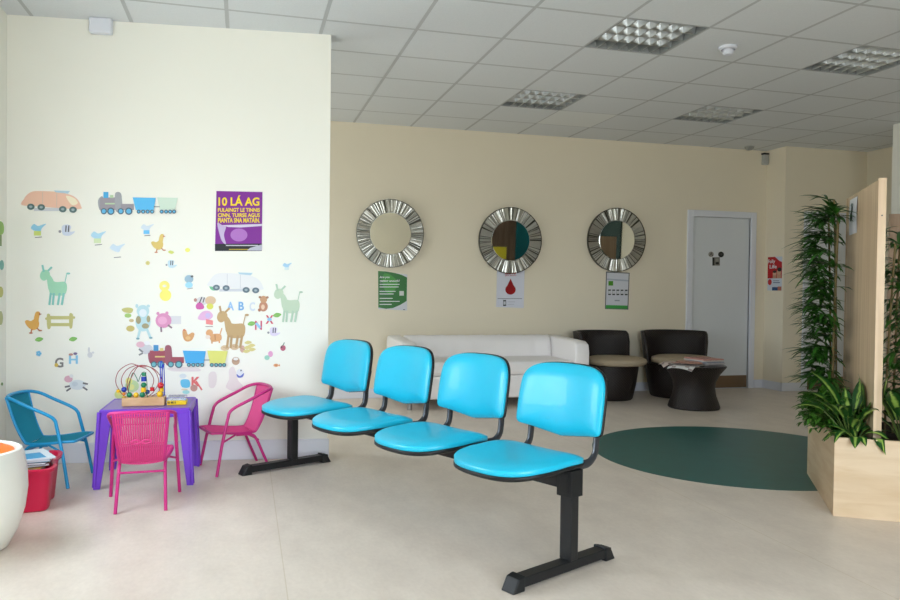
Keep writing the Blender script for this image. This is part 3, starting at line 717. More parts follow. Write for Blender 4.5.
def decal(name, label, cat, shapes, wall=WP, group='wall stickers', base=.0012):
    if wall is WP: shapes = [(tuple(int(v*.84+240*.16) for v in c), p) for c, p in shapes]
    bm = B(); ms = []; lift = base
    for c, pts in shapes:
        if c not in ms: ms.append(c)
        sheet(bm, pts, wall, lift, ms.index(c)); lift += .0004
    for f in bm.faces: f.smooth = False
    return tag(obj(name, bm, [C(c) for c in ms]), label, cat, group)
def poster(name, label, cat, quad, wall, bg, shapes, texts, lift=.0025, group=None):
    """texts: (string, px_left, py_baseline, px_width, px_cap_height, colour, bold)"""
    bm = B(); sheet(bm, quad, wall, lift, 0, .0012); t = tag(obj(name, bm, C(bg, .3)), label, cat, group)
    L2 = lift+.0004; bm = B(); ms = []
    for c, pts in shapes:
        if c not in ms: ms.append(c)
        sheet(bm, pts, wall, L2, ms.index(c), .0003); L2 += .0003
    if shapes: obj('print', bm, [C(c, .3) for c in ms], t)
    bm = B(); ms = []
    for s, x, y, w, h, c, bo in texts:
        if c not in ms: ms.append(c)
        p0 = wall.at(x, y); px1 = wall.at(x+w, y); wd_ = (px1-p0).length; hh = abs(wall.at(x, y-h).z-p0.z)
        dx = (px1-p0).normalized()
        text_bm(bm, s, lambda X, Y, e: p0+dx*X+Vector((0, 0, 1))*Y+wall.n*(L2+.0006), hh, ms.index(c), wd_, bo)
    if texts: obj('lettering', bm, [C(c, .3) for c in ms], t, keep=True)
    return t
Y_ = (246, 214, 40); Wt = (236, 236, 242)
poster('wall_poster', 'purple poster with yellow capital lettering on the nursery wall', 'poster', [(216.5, 191), (262.5, 192), (261.8, 251), (215, 251)], WP, (128, 40, 150),
    [((30, 34, 44), [(215, 244), (262, 243.5), (261.8, 251), (215, 251)]), ((196, 178, 214), spl([(217.5, 223), (222, 225), (226, 227), (224, 235), (226, 244), (222, 241), (219, 232)])),
     ((214, 204, 226), [(222, 225.2), (262, 224), (262, 226), (240, 227.5), (228, 227)]), ((176, 116, 196), ell(239, 235, 8.5, 6.5)), ((206, 206, 214), rct(226, 245, 258, 246)), ((200, 176, 60), rct(229, 249, 255, 249.8)), ((190, 190, 206), [(250, 248), (262, 244.5), (262, 250.5), (247, 250.5)])],
    [('10 L\u00c1 AG', 218.5, 205.5, 41, 8.2, Y_, .03), ('FULAINGT LE TINNIS', 218, 211.8, 42, 3.8, Y_, .03), ('CINN, TUIRSE AGUS', 218, 217, 42, 3.8, Y_, .03), ('PIANTA SNA MAT\u00c1IN.', 218, 222.5, 42, 4.6, Y_, .03)])
G1 = (34, 112, 40)
poster('wall_poster', 'green and white poster below the leftmost mirror', 'poster', [(378, 271), (407.2, 274.5), (407, 310.5), (378.3, 309)], WBk, (214, 216, 222),
    [(G1, [(378, 271), (386, 271.5), (395, 273), (402, 275), (407, 277.5), (406.6, 301), (400, 305), (393, 308), (386, 308.8), (378.3, 307.5)]), ((60, 150, 50), spl([(384, 274), (392, 276), (398, 284), (390, 294), (383, 286)])), ((206, 210, 206), rct(399.3, 291, 403.8, 295.6)), ((60, 60, 60), rct(384, 311-.9, 386, 310)), ((60, 60, 60), rct(403, 310-.7, 405, 310))]
    + [(Wt, rct(379.5, y, 379.5+w, y+.7)) for y, w in ((284, 20), (286.6, 19), (291, 16), (293.6, 14), (298, 13), (301, 20), (304, 12))], [('Are you', 379.5, 278, 10, 2, Wt, .02), ('getting enough?', 379.5, 281.8, 20, 2.2, Wt, .02)])
poster('wall_poster', 'white poster with a red blood drop below the middle mirror', 'poster', [(497, 269), (524.5, 270.5), (523.5, 308), (496, 307)], WBk, (220, 222, 234),
    [((150, 16, 24), [(510.5, 278.5)]+[(510.4+5.2*math.sin(a)*(1 if abs(a) > .0 else 1), 289.6-5.0*math.cos(a)) for a in [PI*.22+i*PI*1.56/20 for i in range(21)]]), ((90, 92, 100), rct(497.5, 298.4, 522, 298.9)), ((60, 64, 70), rct(503, 300, 506, 306)), ((200, 204, 210), rct(503.4, 301.4, 505.6, 304.6)),
     ((190, 194, 204), rct(507.5, 301.5, 515, 302.1)), ((190, 194, 204), rct(507.5, 304, 514, 304.6))], [('BLOOD', 505, 274.2, 11, 3, (186, 24, 40), .04), ('give blood', 505, 276, 11, 1.1, (186, 24, 40), .01)])
poster('wall_poster', 'grey and white framed poster with five phones below the right mirror', 'poster', [(606, 271.5), (629.5, 272.8), (628.2, 309.6), (604.8, 309)], WBk, (104, 108, 112),
    [((216, 218, 226), [(607, 272.5), (628.6, 273.6), (627.3, 308.8), (605.7, 308.3)]), ((70, 166, 80), [(605.9, 305), (627.4, 305.6), (627.3, 308.8), (605.7, 308.3)]), ((178, 186, 200), [(607, 278.5), (628.3, 280), (628.2, 281.5), (607, 280)]), ((80, 150, 40), rct(608.3, 281, 613, 285.6)), ((150, 156, 166), rct(614.5, 300, 619.5, 301.2))]
    + [((26, 28, 32), rct(608+i*4.15, 289.5+i*.05, 610.7+i*4.15, 295+i*.05)) for i in range(5)]+[((210, 212, 216), rct(608.1+i*4.15, 290.7+i*.05, 610.6+i*4.15, 293.8+i*.05)) for i in range(5)], [])
def rpx(u, v):      # poster on the short return wall, measured in metres on that wall
    return Vector((5.6, 2.90-u*.25, 1.18+v*.40))
class WallM(Wall):
    def at(s, x, y, lift=0): return rpx(x, y)+s.n*lift
WM = WallM(WR.P, WR.n, WR.tx); Rd = (186, 20, 32)
poster('wall_poster', 'red health poster with two people, right of the white door', 'poster', rct(0, 1, 1, 0)[::1], WM, (206, 214, 226),
    [(Rd, [(0, 1), (.5, 1), (.8, .88), (1, .84), (1, .36), (0, .36)]), ((214, 168, 140), ell(.5, .50, .13, .08)), ((44, 30, 26), ell(.5, .56, .13, .04)), ((206, 160, 130), ell(.8, .54, .14, .10)), ((36, 26, 24), ell(.84, .62, .15, .06)), ((196, 150, 124), rct(.66, .36, .95, .47)), ((190, 146, 120), rct(.38, .36, .62, .45)), (Rd, ell(.18, .25, .14, .09)), ((30, 70, 120), rct(.35, .0, .75, .10)), ((184, 110, 90), rct(.75, 0, 1, .12)), ((120, 130, 150), rct(.42, .22, .9, .25)), ((120, 130, 150), rct(.42, .28, .85, .30))],
    [('Folly', .04, .82, .5, .11, Wt, .02), ('Life', .16, .66, .5, .11, Wt, .02)])
# toilet signs on the door
dz = Vector((0, YB+.0118, 0)); WD = Wall(dz, Vector((0, -1, 0)), Vector((1, 0, 0)))
decal('door_sign', 'grey round sign at the left on the white door', 'door sign', [((150, 146, 140), ell(711, 254.3, 2.7)), ((84, 78, 74), line(709.6, 255.8, 711.6, 252.3, .9)), ((84, 78, 74), line(711, 253, 712.6, 256, .9))], WD, 'signs on the white door')
decal('door_sign', 'black round sign at the right on the white door', 'door sign', [((24, 26, 24), ell(721, 254.5, 2.9)), ((60, 60, 56), ell(721.4, 254.4, .9))], WD, 'signs on the white door')
decal('door_sign', 'square black and grey sign below the round signs on the door', 'door sign', [((128, 126, 118), rct(712.3, 257.2, 719.8, 265.6)), ((18, 20, 20), rct(712.3, 257.8, 714.4, 265.6)), ((30, 30, 30), ell(717.2, 263.2, 1.9, 1.2)), ((150, 148, 140), ell(717, 260.2, 1.6, 1.6))], WD, 'signs on the white door')

# --- children's wall stickers
def train(nm, label, pxs, py0, body, cab, wheel, w1, w2, stack, band):
    x = pxs; s = []
    s += [(cab, spl([(x, py0-9), (x+1.5, py0-13), (x+5, py0-14), (x+5, py0-1), (x+1.5, py0-1.5)])), (body, rct(x+2, py0-13.5, x+21, py0-1)), (band, rct(x+7, py0-8, x+19, py0-6.6)), (stack, rct(x+5.5, py0-19, x+10.5, py0-13)), (band, rct(x+12, py0-16, x+15.5, py0-13)),
          (cab, spl([(x+17, py0-16), (x+20, py0-19), (x+23, py0-17.5), (x+24, py0-12), (x+24, py0), (x+18, py0)])), (body, rct(x+23, py0-7, x+36, py0-1))]
    for q, r_ in ((6, 3.1), (13, 3.7), (23, 3.1), (31, 3.7)): s += [((50, 78, 100), ell(x+q, py0+.3, r_)), (wheel, ell(x+q, py0+.3, r_*.66))]
    s += [(w1, [(x+35, py0-13.5), (x+58, py0-13), (x+56, py0-.6), (x+38, py0-.8)]), (w2, [(x+59.5, py0-13.5), (x+80, py0-13), (x+77, py0-.6), (x+62, py0-.8)]), ((90, 100, 110), rct(x+56, py0-4.5, x+62, py0-3.7))]
    for q in (41, 45.5, 50, 54.5, 64, 68.5, 72.5, 76.5): s += [((50, 78, 100), ell(x+q, py0+.8, 2)), (wheel, ell(x+q, py0+.8, 1.1))]
    decal(nm, label, 'wall sticker', s)
train('train_sticker', 'pale grey and blue train sticker high on the nursery wall', 98, 211, (140, 134, 144), (150, 152, 160), (70, 170, 220), (60, 178, 240), (204, 226, 208), (40, 160, 224), (176, 206, 160))
train('train_sticker', 'red train sticker pulling blue and yellow wagons above the table', 148, 364, (150, 50, 66), (146, 66, 84), (90, 176, 186), (40, 160, 228), (222, 222, 100), (40, 130, 190), (216, 196, 110))
def car(nm, label, ox, oy, body, wh, sc=1, fill=True):
    q = lambda P: [(ox+(x-23)*sc, oy+(y-204)*sc) for x, y in P]
    s = [((206, 208, 216), q(rct(34, 208, 66, 211))), (body, q(spl([(22, 205), (24, 199), (28, 194), (34, 191.3), (45, 191.2), (60, 192.3), (72, 195.5), (78, 200), (81, 206), (80, 209), (62, 208.3), (40, 206.5)]))),
         ((170, 206, 224), q([(54, 190.5), (70, 191), (68, 193.6), (56, 192.4)])), ((206, 186, 170) if fill else (196, 198, 206), q(rct(42.4, 192, 42.9, 206))), ((206, 186, 170) if fill else (196, 198, 206), q(rct(56.6, 193, 57.1, 207.6))), ((246, 232, 200) if fill else body, q(spl([(66, 196), (74, 198), (78, 203), (72, 205)])))]
    for x, y in ((31, 206.8), (41.5, 207.3), (63, 209.3), (73.3, 209.8)): s += [(wh, q(ell(x, y, 3.8, 3.1))), ((150, 170, 176), q(ell(x, y, 1.6, 1.2)))]
    decal(nm, label, 'wall sticker', s)
car('car_sticker', 'peach coloured long car sticker at the upper left of the wall', 23, 204, (238, 186, 158), (62, 92, 90))
car('car_sticker', 'washed out white car sticker under the purple poster', 209, 285, (232, 232, 234), (76, 96, 112), .93, False)
def donkey(label, nm, ox, oy, sc, c, c2):
    q = lambda P: [(ox+x*sc, oy+y*sc) for x, y in P]
    s = [(c, q(spl([(8, 14), (16, 16), (25, 16), (27, 22), (24, 29), (12, 29), (9, 24)]))), (c, q(spl([(5, 8), (10, 9), (14, 17), (9, 24), (7, 14)]))), (c, q(spl([(0, 10), (2, 5), (7, 4), (10, 8), (6, 14), (2, 14)]))), (c2, q(line(4, 6, 2.5, -1, 2))), (c2, q(line(8, 5, 12, 1, 2)))]
    for x0, x1 in ((11, 9.5), (14, 13), (20, 18), (24, 22)): s.append((c2, q(line(x0, 27, x1, 39, 2.2))))
    s.append((c2, q(line(25, 17, 27, 8, .8)))); s.append((c2, q(ell(28.5, 7.5, 2, 1))))
    decal(nm, label, 'wall sticker', s)
donkey('mint green donkey sticker on the left of the nursery wall', 'donkey_sticker', 40, 266, 1, (150, 214, 176), (120, 196, 186))
donkey('pale sage donkey sticker near the right end of the wall', 'donkey_sticker', 274, 285, .95, (188, 210, 180), (172, 200, 174))
donkey('tall tan brown horse sticker in the middle of the stickers', 'horse_sticker', 217, 307, 1.05, (190, 152, 96), (180, 142, 88))
def duck(label, ox, oy, sc, c, c2):
    q = lambda P: [(ox+x*sc, oy+y*sc) for x, y in P]
    decal('duck_sticker', label, 'wall sticker', [(c, q(spl([(-8, 0), (-6, -2), (-2, -1), (2, -3), (6, 0), (5, 6), (0, 8), (-5, 5)]))), (c, q(spl([(1, -1), (2, -8), (4, -10.5), (7, -9.5), (6, -4), (5, 1)]))), (c2, q([(6, -9), (9, -8), (6, -6.5)])), (c2, q(line(-1, 7, -2, 11, 1.4))), (c2, q(line(4, 6, 7, 9, 1.4))), (c2, q(ell(-2, 11, 2, .8))), (c2, q(ell(7.5, 8.5, 2, .8)))])
duck('orange duck sticker beside the fence sticker', 33, 322, 1, (226, 162, 62), (176, 96, 60))
duck('yellow duck sticker under the grey and blue train', 158, 243, .85, (222, 190, 90), (196, 130, 90))
fc = (190, 186, 108)
decal('fence_sticker', 'olive two rail fence sticker beside the orange duck', 'wall sticker', [(fc, rct(49, 316, 73, 319.4)), (fc, rct(49, 323, 72, 326.2)), (fc, spl([(47, 315), (50, 314.5), (51, 321), (50.5, 328), (47.5, 328)])), (fc, spl([(69.5, 314), (73, 314.5), (73, 321), (72, 328), (69.5, 327)])), (fc, ell(74, 317.5, 1.3)), (fc, ell(46.6, 318.6, 1.3))])
def leaf(label, x, y, r, c=(108, 178, 66)): decal('leaf_sticker', label, 'wall sticker', [(c, spl([(x-4, y+.6), (x-1, y-2), (x+3, y-1.6), (x+4.2, y-.2), (x+1, y+2.2), (x-2, y+2)])), ((150, 204, 110), line(x-3, y+.4, x+3, y-.3, .4))])
leaf('green leaf sticker under the orange duck', 39, 339.3, 0); leaf('green leaf sticker right of the one under the duck', 73, 339, 0); leaf('green leaf sticker beside the letter N', 251.5, 323.5, 0); leaf('green leaf sticker at the feet of the sage donkey', 277, 315, 0)
bc = (96, 182, 226)
decal('flower_sticker', 'small blue flower sticker above left of the letter G', 'wall sticker', [(bc, ell(38.8+1.6*math.cos(a), 353.5+1.6*math.sin(a), 1.3, n=10)) for a in (0, 1.26, 2.5, 3.8, 5)])
def letter(ch, label, x, y, w, h, c, extra=()):
    bm = B(); p0 = WP.at(x, y, .0016); px1 = WP.at(x+w, y, .0016); hh = (WP.at(x, y-h).z-p0.z); dx = (px1-p0).normalized()
    text_bm(bm, ch, lambda X, Y, e: p0+dx*X+Vector((0, 0, 1))*Y, hh, 0, (px1-p0).length, .03)
    geo = bmesh.ops.extrude_face_region(bm, geom=bm.faces[:]); bmesh.ops.translate(bm, verts=[g for g in geo['geom'] if isinstance(g, bmesh.types.BMVert)], vec=WP.n*.0006)
    ms = [c]
    for cc, pts in extra:
        if cc not in ms: ms.append(cc)
        sheet(bm, pts, WP, .003, ms.index(cc))
    tag(obj('letter_sticker', bm, [C(m_) for m_ in ms]), label, 'wall sticker', 'wall stickers')
letter('G', 'grey letter G sticker above the leaping sheep', 55, 367, 8.5, 9.5, (128, 126, 124), [((214, 186, 90), ell(56.5, 365, 1.9, 2))])
letter('H', 'pale blue letter H sticker beside the letter G', 69, 363.5, 9, 8.5, (140, 196, 226), [((190, 140, 130), ell(71, 354.5, 2.2, 1.2)), ((120, 110, 150), ell(75.5, 353.6, 2, 1.3))])
letter('A', 'pale blue letter A sticker at the nose of the tan horse', 227, 310, 7, 8.5, (150, 192, 232)); letter('B', 'mid blue letter B sticker between letters A and C', 238.5, 310, 5.5, 8.5, (120, 172, 220)); letter('C', 'very faint letter C sticker left of the brown dog', 249.5, 310.5, 5.5, 8.5, (212, 220, 232))
letter('N', 'red and blue letter N sticker left of the letter X', 255, 329.5, 7, 9, (210, 96, 124), [((150, 200, 232), line(256, 323, 260.5, 328, 2.6))])
letter('X', 'red and blue letter X sticker beside the sage donkey', 265.5, 323.5, 8, 8.5, (214, 90, 110), [((150, 200, 232), ell(269.5, 319.3, 2.2, 1.8))])
letter('K', 'coral letter K sticker right above the purple table edge', 191.5, 386, 9, 9.5, (224, 110, 110), [((224, 110, 110), line(196, 381, 202, 390, 1.6)), ((196, 150, 140), ell(194, 388, 3.6, 3.4))])
decal('sheep_sticker', 'leaping sheep sticker with pink face under the letters', 'wall sticker', [((214, 222, 226), ell(77.5, 384.8, 8.2, 5)), ((196, 206, 214), ell(75, 384, 3, 2.4)), ((216, 160, 176), ell(68.5, 379, 4.2, 3.4)), ((226, 228, 226), ell(71.5, 376, 2, 1.8)), ((90, 88, 92), line(70, 386, 65, 387, 1.7)), ((90, 88, 92), line(71, 388, 66.5, 391, 1.7)), ((90, 88, 92), line(83, 383, 88, 384, 1.7)), ((90, 88, 92), line(83, 387, 87.5, 390, 1.7))])
decal('sheep_sticker', 'grey and pink lamb sticker in front of the red train', 'wall sticker', [((206, 206, 212), ell(146, 349, 7, 5)), ((222, 170, 186), ell(140.5, 344.5, 4.2, 3)), ((240, 240, 240), ell(147, 343, 3, 2)), ((110, 110, 112), line(139, 349, 143, 352, 1.6)), ((110, 110, 112), line(139, 355, 143, 353, 1.6))])
decal('rabbit_sticker', 'faint grey rabbit sticker right of the letter H', 'wall sticker', [((206, 206, 208), ell(90, 355, 2.5, 2.8)), ((206, 206, 208), ell(89, 350, 1, 3)), ((212, 212, 214), ell(93, 352.5, 1.4, 1))])
wb = (178, 214, 222)
decal('cow_sticker', 'standing cow sticker with brown patches above the red train', 'wall sticker', [(wb, ell(143, 311, 6.3, 6)), (wb, ell(143, 322, 7.5, 9.5)), ((226, 236, 240), ell(143, 313, 3.8, 4)), ((150, 140, 96), ell(138.5, 320, 2.6, 4)), ((150, 140, 96), ell(145.5, 326, 3.6, 2.6)), ((150, 140, 96), ell(148.5, 319, 1.8, 3.4)), (wb, line(140, 330, 138, 338, 2.4)), (wb, line(147, 329, 150.5, 337.5, 2.4)), (wb, ell(137, 306, 1.4, 2)), (wb, ell(148.5, 306, 1.6, 1.4)), ((110, 160, 170), ell(138, 338.6, 1.8, 1)), ((110, 160, 170), ell(151, 337.8, 1.8, 1))])
decal('shrub_sticker', 'olive green sprigs sticker left of the cow', 'wall sticker', [((190, 186, 100), spl([(122, 309), (128, 307.5), (133, 309), (131, 313), (124, 312)])), ((150, 190, 90), ell(128, 315.5, 3.4, 2.2)), ((200, 176, 116), ell(131.5, 320.5, 2.4, 1.6)), ((196, 178, 90), ell(130.5, 328.5, 4.2, 3))])
pk = (216, 130, 178)
decal('pig_sticker', 'round pink pig sticker to the right of the cow', 'wall sticker', [((214, 214, 218), rct(170, 316, 181, 324)), (pk, ell(163.5, 320.5, 8, 7.4)), ((230, 156, 196), ell(162.5, 320.5, 4.6, 4)), (pk, ell(158, 313.5, 1.6, 1.6)), (pk, ell(167, 313, 1.6, 1.6)), ((120, 90, 104), line(161, 327, 161.5, 332, 1.7)), ((120, 90, 104), line(168, 325, 172, 328, 1.7))])
decal('hen_sticker', 'orange brown hen sticker above the wagons', 'wall sticker', [((212, 148, 84), spl([(182.5, 331), (186, 330), (188, 334.5), (192, 332.5), (194.5, 334), (192, 340), (187, 341.5), (183.5, 338.5)])), ((200, 100, 60), ell(184.3, 330, 1.3, 1)), ((226, 178, 110), ell(188, 338, 2.6, 1.8))])
ct = (222, 156, 96)
decal('cat_sticker', 'orange striped cat sticker left of the tan horse', 'wall sticker', [(ct, spl([(210, 335), (220, 334), (221, 340), (212, 341.5)])), (ct, ell(209.5, 333, 3.6, 3.6)), (ct, line(219.5, 336, 222, 328, 1.1)), (ct, line(212, 340, 212, 343.5, 1.5)), (ct, line(219, 339, 219.5, 343, 1.5)), ((186, 110, 60), line(215, 334.5, 215.3, 340, .8)), ((236, 220, 206), ell(208, 337, 2.5, 2))])
decal('dog_sticker', 'brown sitting dog sticker above the letters N and X', 'wall sticker', [((184, 116, 84), ell(263.4, 306.5, 4.4, 5)), ((190, 136, 92), ell(263.6, 299.4, 3.6, 3.6)), ((150, 100, 70), ell(260, 297.2, 1.4, 1.2)), ((150, 100, 70), ell(267.3, 297.4, 1.4, 1.2)), ((160, 96, 66), ell(259.5, 310, 1.6, 1.6)), ((226, 190, 160), ell(263, 307, 1.8, 2.6))])
decal('yellow_sticker', 'tall yellow double blob sticker above the cow and pig', 'wall sticker', [((250, 236, 110), ell(164.5, 286, 5.2, 5.2)), ((250, 238, 100), ell(165.5, 295.3, 5.8, 5.8)), ((240, 238, 226), ell(164.5, 286, 2, 1.3))])
decal('bow_sticker', 'tiny yellow green bow sticker under the yellow duck', 'wall sticker', [((206, 214, 90), spl([(168, 252), (170.5, 250.5), (173.5, 251.6), (174, 252.6), (171.5, 254)]))])
decal('dot_sticker', 'tiny bright yellow dot sticker left of the purple poster', 'wall sticker', [((242, 238, 96), ell(187.6, 250, 2.5, 2.1))]); decal('dot_sticker', 'tiny olive dot sticker under the yellow duck', 'wall sticker', [((206, 196, 110), ell(147.8, 263, 2.1, 2.1)), ((180, 170, 90), ell(147.8, 263, .8))])
def bird(label, x, y, c, c2, dash=1, sc=1):
    s = [(c, spl([(x-7*sc, y-1*sc), (x-4*sc, y-5*sc), (x, y-3*sc), (x+5*sc, y-4.5*sc), (x+8*sc, y-5*sc), (x+4*sc, y-1*sc), (x+2*sc, y+3*sc), (x-3*sc, y+2*sc)]))]
    if c2: s.append((c2, rct(x-4*sc, y+2*sc, x+3*sc, y+6.5*sc)))
    if dash: s.append(((90, 90, 98), line(x-3*sc, y+8.6*sc, x+4*sc, y+8*sc, .7)))
    decal('bird_sticker', label, 'wall sticker', s)
bird('blue bird sticker on a green block below the peach car', 38, 229, (134, 200, 232), (196, 214, 96)); bird('paler blue bird sticker on a green block below the train', 98, 236.5, (164, 214, 238), (206, 226, 172))
bird('faint pale blue bird sticker right below the green block bird', 117, 249, (198, 220, 238), None); bird('tiny bright blue bird sticker above the yellow duck', 147, 228.5, (206, 222, 236), (84, 184, 240), 1, .85); bird('small pale blue bird sticker above the sage donkey', 287, 266, (150, 200, 232), (206, 224, 226), 0, .6)
def stripe(label, x, y, sc=1, c=(206, 216, 234)):
    decal('zebra_sticker', label, 'wall sticker', [(c, spl([(x-5*sc, y-3*sc), (x, y-5*sc), (x+4*sc, y-3*sc), (x+3*sc, y+2*sc), (x+8*sc, y+2*sc), (x+3*sc, y+6*sc), (x-4*sc, y+5*sc)])), ((60, 62, 74), line(x-.8*sc, y-4*sc, x-1.2*sc, y+2.5*sc, 1.3*sc)), ((60, 62, 74), line(x+2*sc, y-4*sc, x+1.4*sc, y+2.5*sc, 1.3*sc)), ((130, 130, 140), ell(x-7*sc, y+2*sc, 1.4*sc))])
stripe('striped zebra sticker below the peach car sticker', 67, 229.5); stripe('small striped zebra sticker right of the olive dot', 171.5, 263.5, .7, (190, 220, 232)); stripe('striped zebra sticker below the letter X', 274, 331, .8, (222, 210, 234))
decal('bear_sticker', 'blue bear sticker left of the washed out car', 'wall sticker', [((140, 176, 198), ell(189, 279, 4.4, 4)), ((150, 214, 240), ell(189, 285, 3.8, 3)), ((70, 76, 84), ell(192, 276.4, 1.4, 1.1)), ((120, 120, 124), line(187, 289, 193, 288, .6))])
decal('frog_sticker', 'round green frog sticker under the back of the faint car', 'wall sticker', [((96, 186, 132), ell(214, 286, 4.6, 4.6)), ((60, 130, 90), ell(216, 287, 2.2, 2.2))])
decal('parrot_sticker', 'magenta, tan and yellow bird pair sticker left of the tan horse', 'wall sticker', [((214, 212, 214), ell(202, 301, 6, 4.2)), ((214, 180, 140), ell(210.5, 300.5, 5.4, 4.4)), ((206, 70, 160), spl([(196, 305), (200, 302), (204, 306), (203, 309), (197, 309)])), ((216, 214, 70), ell(210, 306.4, 3.4, 3)), ((60, 60, 66), line(202, 297, 199.5, 303, 1.1)), ((60, 60, 66), line(204.5, 297.5, 203, 302.5, 1)), ((180, 120, 110), ell(195.5, 300, 1.6, 1.8))])
decal('butterfly_sticker', 'lilac and coral butterfly sticker above the orange cat', 'wall sticker', [((226, 170, 214), spl([(198, 319), (202, 312), (209, 311), (213, 316), (208, 320)])), ((200, 180, 226), ell(208, 315.5, 2.6, 2.6)), ((236, 120, 120), [(206, 319), (213, 320.5), (213, 325), (206, 324)]), ((120, 80, 90), line(205.5, 326.6, 213, 326.6, .6))])
decal('butterfly_sticker', 'small pink and green butterfly sticker near the wall end', 'wall sticker', [((226, 150, 196), ell(270.5, 354, 2.4, 3)), ((140, 200, 180), ell(267, 357.6, 2.6, 2.4))])
decal('ladybird_sticker', 'small dark red bug sticker by the end of the wall', 'wall sticker', [((176, 70, 96), ell(283, 348, 2.7, 2.9)), ((60, 110, 90), line(282.5, 346, 284.5, 342.5, .8)), ((60, 40, 50), ell(281.6, 347, .9))])
decal('fish_sticker', 'tiny orange fish sticker below the small pink butterfly', 'wall sticker', [((220, 150, 90), ell(276, 365.3, 2.6, 1.6)), ((190, 110, 60), ell(276, 365.3, 1, 1)), ((220, 150, 90), [(278, 365.3), (280, 364), (280, 366.6)])])
bn = (206, 176, 136)
for k, (x, y, rx, ry, lb) in enumerate(((225, 348, 4.3, 2.8, 'leftmost tan bread roll sticker at the horse feet'), (234.5, 347, 4.4, 3, 'tan bread roll sticker right between the horse feet'), (242.5, 349, 2.6, 3.6, 'narrow reddish roll sticker beside the bread rolls'))):
    decal('bread_sticker', lb, 'wall sticker', [(bn if k < 2 else (206, 160, 144), ell(x, y, rx, ry)), ((186, 146, 108), line(x-2, y-1, x+2, y+.6, .8))])
decal('wheat_sticker', 'yellow olive leaf cluster sticker right of the bread rolls', 'wall sticker', [((214, 200, 120), spl([(x-3.6, y+.4), (x, y-1.9), (x+3.8, y-.2), (x, y+1.8)])) for x, y in ((248, 342.5), (251.5, 345.5), (247.5, 347.5), (252, 349.5), (246.5, 351.2))])
decal('basket_sticker', 'small brown basket sticker under the bread rolls', 'wall sticker', [((176, 140, 110), ell(235.8, 361, 4, 4)), ((236, 234, 230), ell(235.8, 359, 2.4, 1.4)), ((150, 110, 84), line(232.6, 360.8, 239, 360.8, .9))])
decal('penguin_sticker', 'small blue and white penguin sticker under the basket', 'wall sticker', [((222, 226, 234), ell(240, 372.5, 3.6, 3.6)), ((70, 90, 190), spl([(236.6, 374), (240, 376), (244, 373), (242.6, 377), (238, 377.5)])), ((60, 64, 84), ell(241, 370.5, .8))])
for lb, pts in (('pinkish patch where a sticker was peeled left of the pink chair', spl([(209, 374), (212, 371.5), (216, 373), (216.5, 382), (214, 387.5), (209.5, 387), (208.5, 380)])), ('larger pinkish peeled patch above the right pink chair', spl([(229, 370), (233, 366.5), (236, 372), (238, 380), (243, 386), (240, 389), (233, 391), (226, 387), (229, 379)])), ('pale pink smear under the blue wagon of the red train', spl([(168, 368), (185, 367), (198, 368), (200, 371), (188, 371.5), (172, 371)]))):
    decal('sticker_residue', lb, 'sticker mark', [((226, 214, 214), pts)])
decal('clown_sticker', 'blue and white figure shaped sticker left of the letter K', 'wall sticker', [((214, 222, 226), ell(183, 376, 3.6, 2.4)), ((80, 184, 226), spl([(181, 380), (189, 380), (189.5, 387), (182, 387)])), ((150, 214, 214), ell(186, 392, 3.6, 2)), ((226, 206, 170), ell(184.5, 389.5, 3.4, .8))])
decal('flower_sticker', 'yellow green blossom sticker behind the bead maze', 'wall sticker', [((196, 224, 160), ell(132, 386, 7, 6)), ((240, 238, 130), ell(129, 381, 3.5, 3.5)), ((240, 240, 140), ell(131.5, 387, 3, 3))])
decal('flower_sticker', 'lower yellow green blossom sticker just above the table edge', 'wall sticker', [((214, 226, 140), ell(119.5, 394.5, 5, 4.6)), ((232, 232, 120), ell(119, 393, 2.3, 2.3))])
decal('tree_sticker', 'green tree sticker on the left side wall at the photo edge', 'wall sticker', [((150, 190, 100), spl([(-3, 223), (1, 221.5), (3.5, 225), (3.6, 232), (1, 235), (-3, 235)])), ((130, 150, 96), rct(-.5, 235, 1.5, 246)), ((120, 180, 170), ell(1.5, 265, 2.2, 5))], WLf)
decal('bush_sticker', 'olive bush sticker low on the left side wall edge', 'wall sticker', [((190, 190, 110), ell(.5, 292, 2.6, 5.5)), ((180, 184, 130), ell(.5, 318, 2.2, 7)), ((120, 150, 90), ell(1.8, 384, 1, 1.6))], WLf)

# ------------------------------------------------------------------ planter with divider board
A0 = Vector((2.494, -1.632, 0)); g1 = Vector((.546, .837, 0)).normalized(); f1d = Vector((.837, -.546, 0)).normalized()
pl = thing('planter', 'pale maple planter box with a tall divider board full of plants', 'planter', A0, math.atan2(f1d.y, f1d.x))
# local x along the front, local y along the side away from the viewer
PW, PL, PH, T_ = .62, .965, .412, .022
bm = B(); box(bm, (0, 0, 0), (PW, T_, PH)); obj('front_panel', bm, maple_h, pl, bevel=.0015)
bm = B(); box(bm, (0, T_, 0), (T_, PL-T_, PH)); obj('side_panel', bm, maple_h, pl, bevel=.0015)
bm = B(); box(bm, (PW-T_, T_, 0), (PW, PL-T_, PH)); obj('side_panel', bm, maple_h, pl, bevel=.0015)
bm = B(); box(bm, (0, PL-T_, 0), (PW, PL, PH)); obj('back_panel', bm, maple_h, pl, bevel=.0015)
bm = B(); n = 12; V = [[bm.verts.new((T_+.001+(PW-2*T_-.002)*i/n, T_+.001+(PL-2*T_-.002)*j/n, .35+R.random()*.02)) for j in range(n+1)] for i in range(n+1)]
for i in range(n):
    for j in range(n): bm.faces.new((V[i][j], V[i+1][j], V[i+1][j+1], V[i][j+1]))
so = obj('soil', bm, soilm, pl)
bm = B(); box(bm, (.197, .1, .36), (.229, .935, 1.757)); dv = obj('divider_board', bm, maple_v, pl)
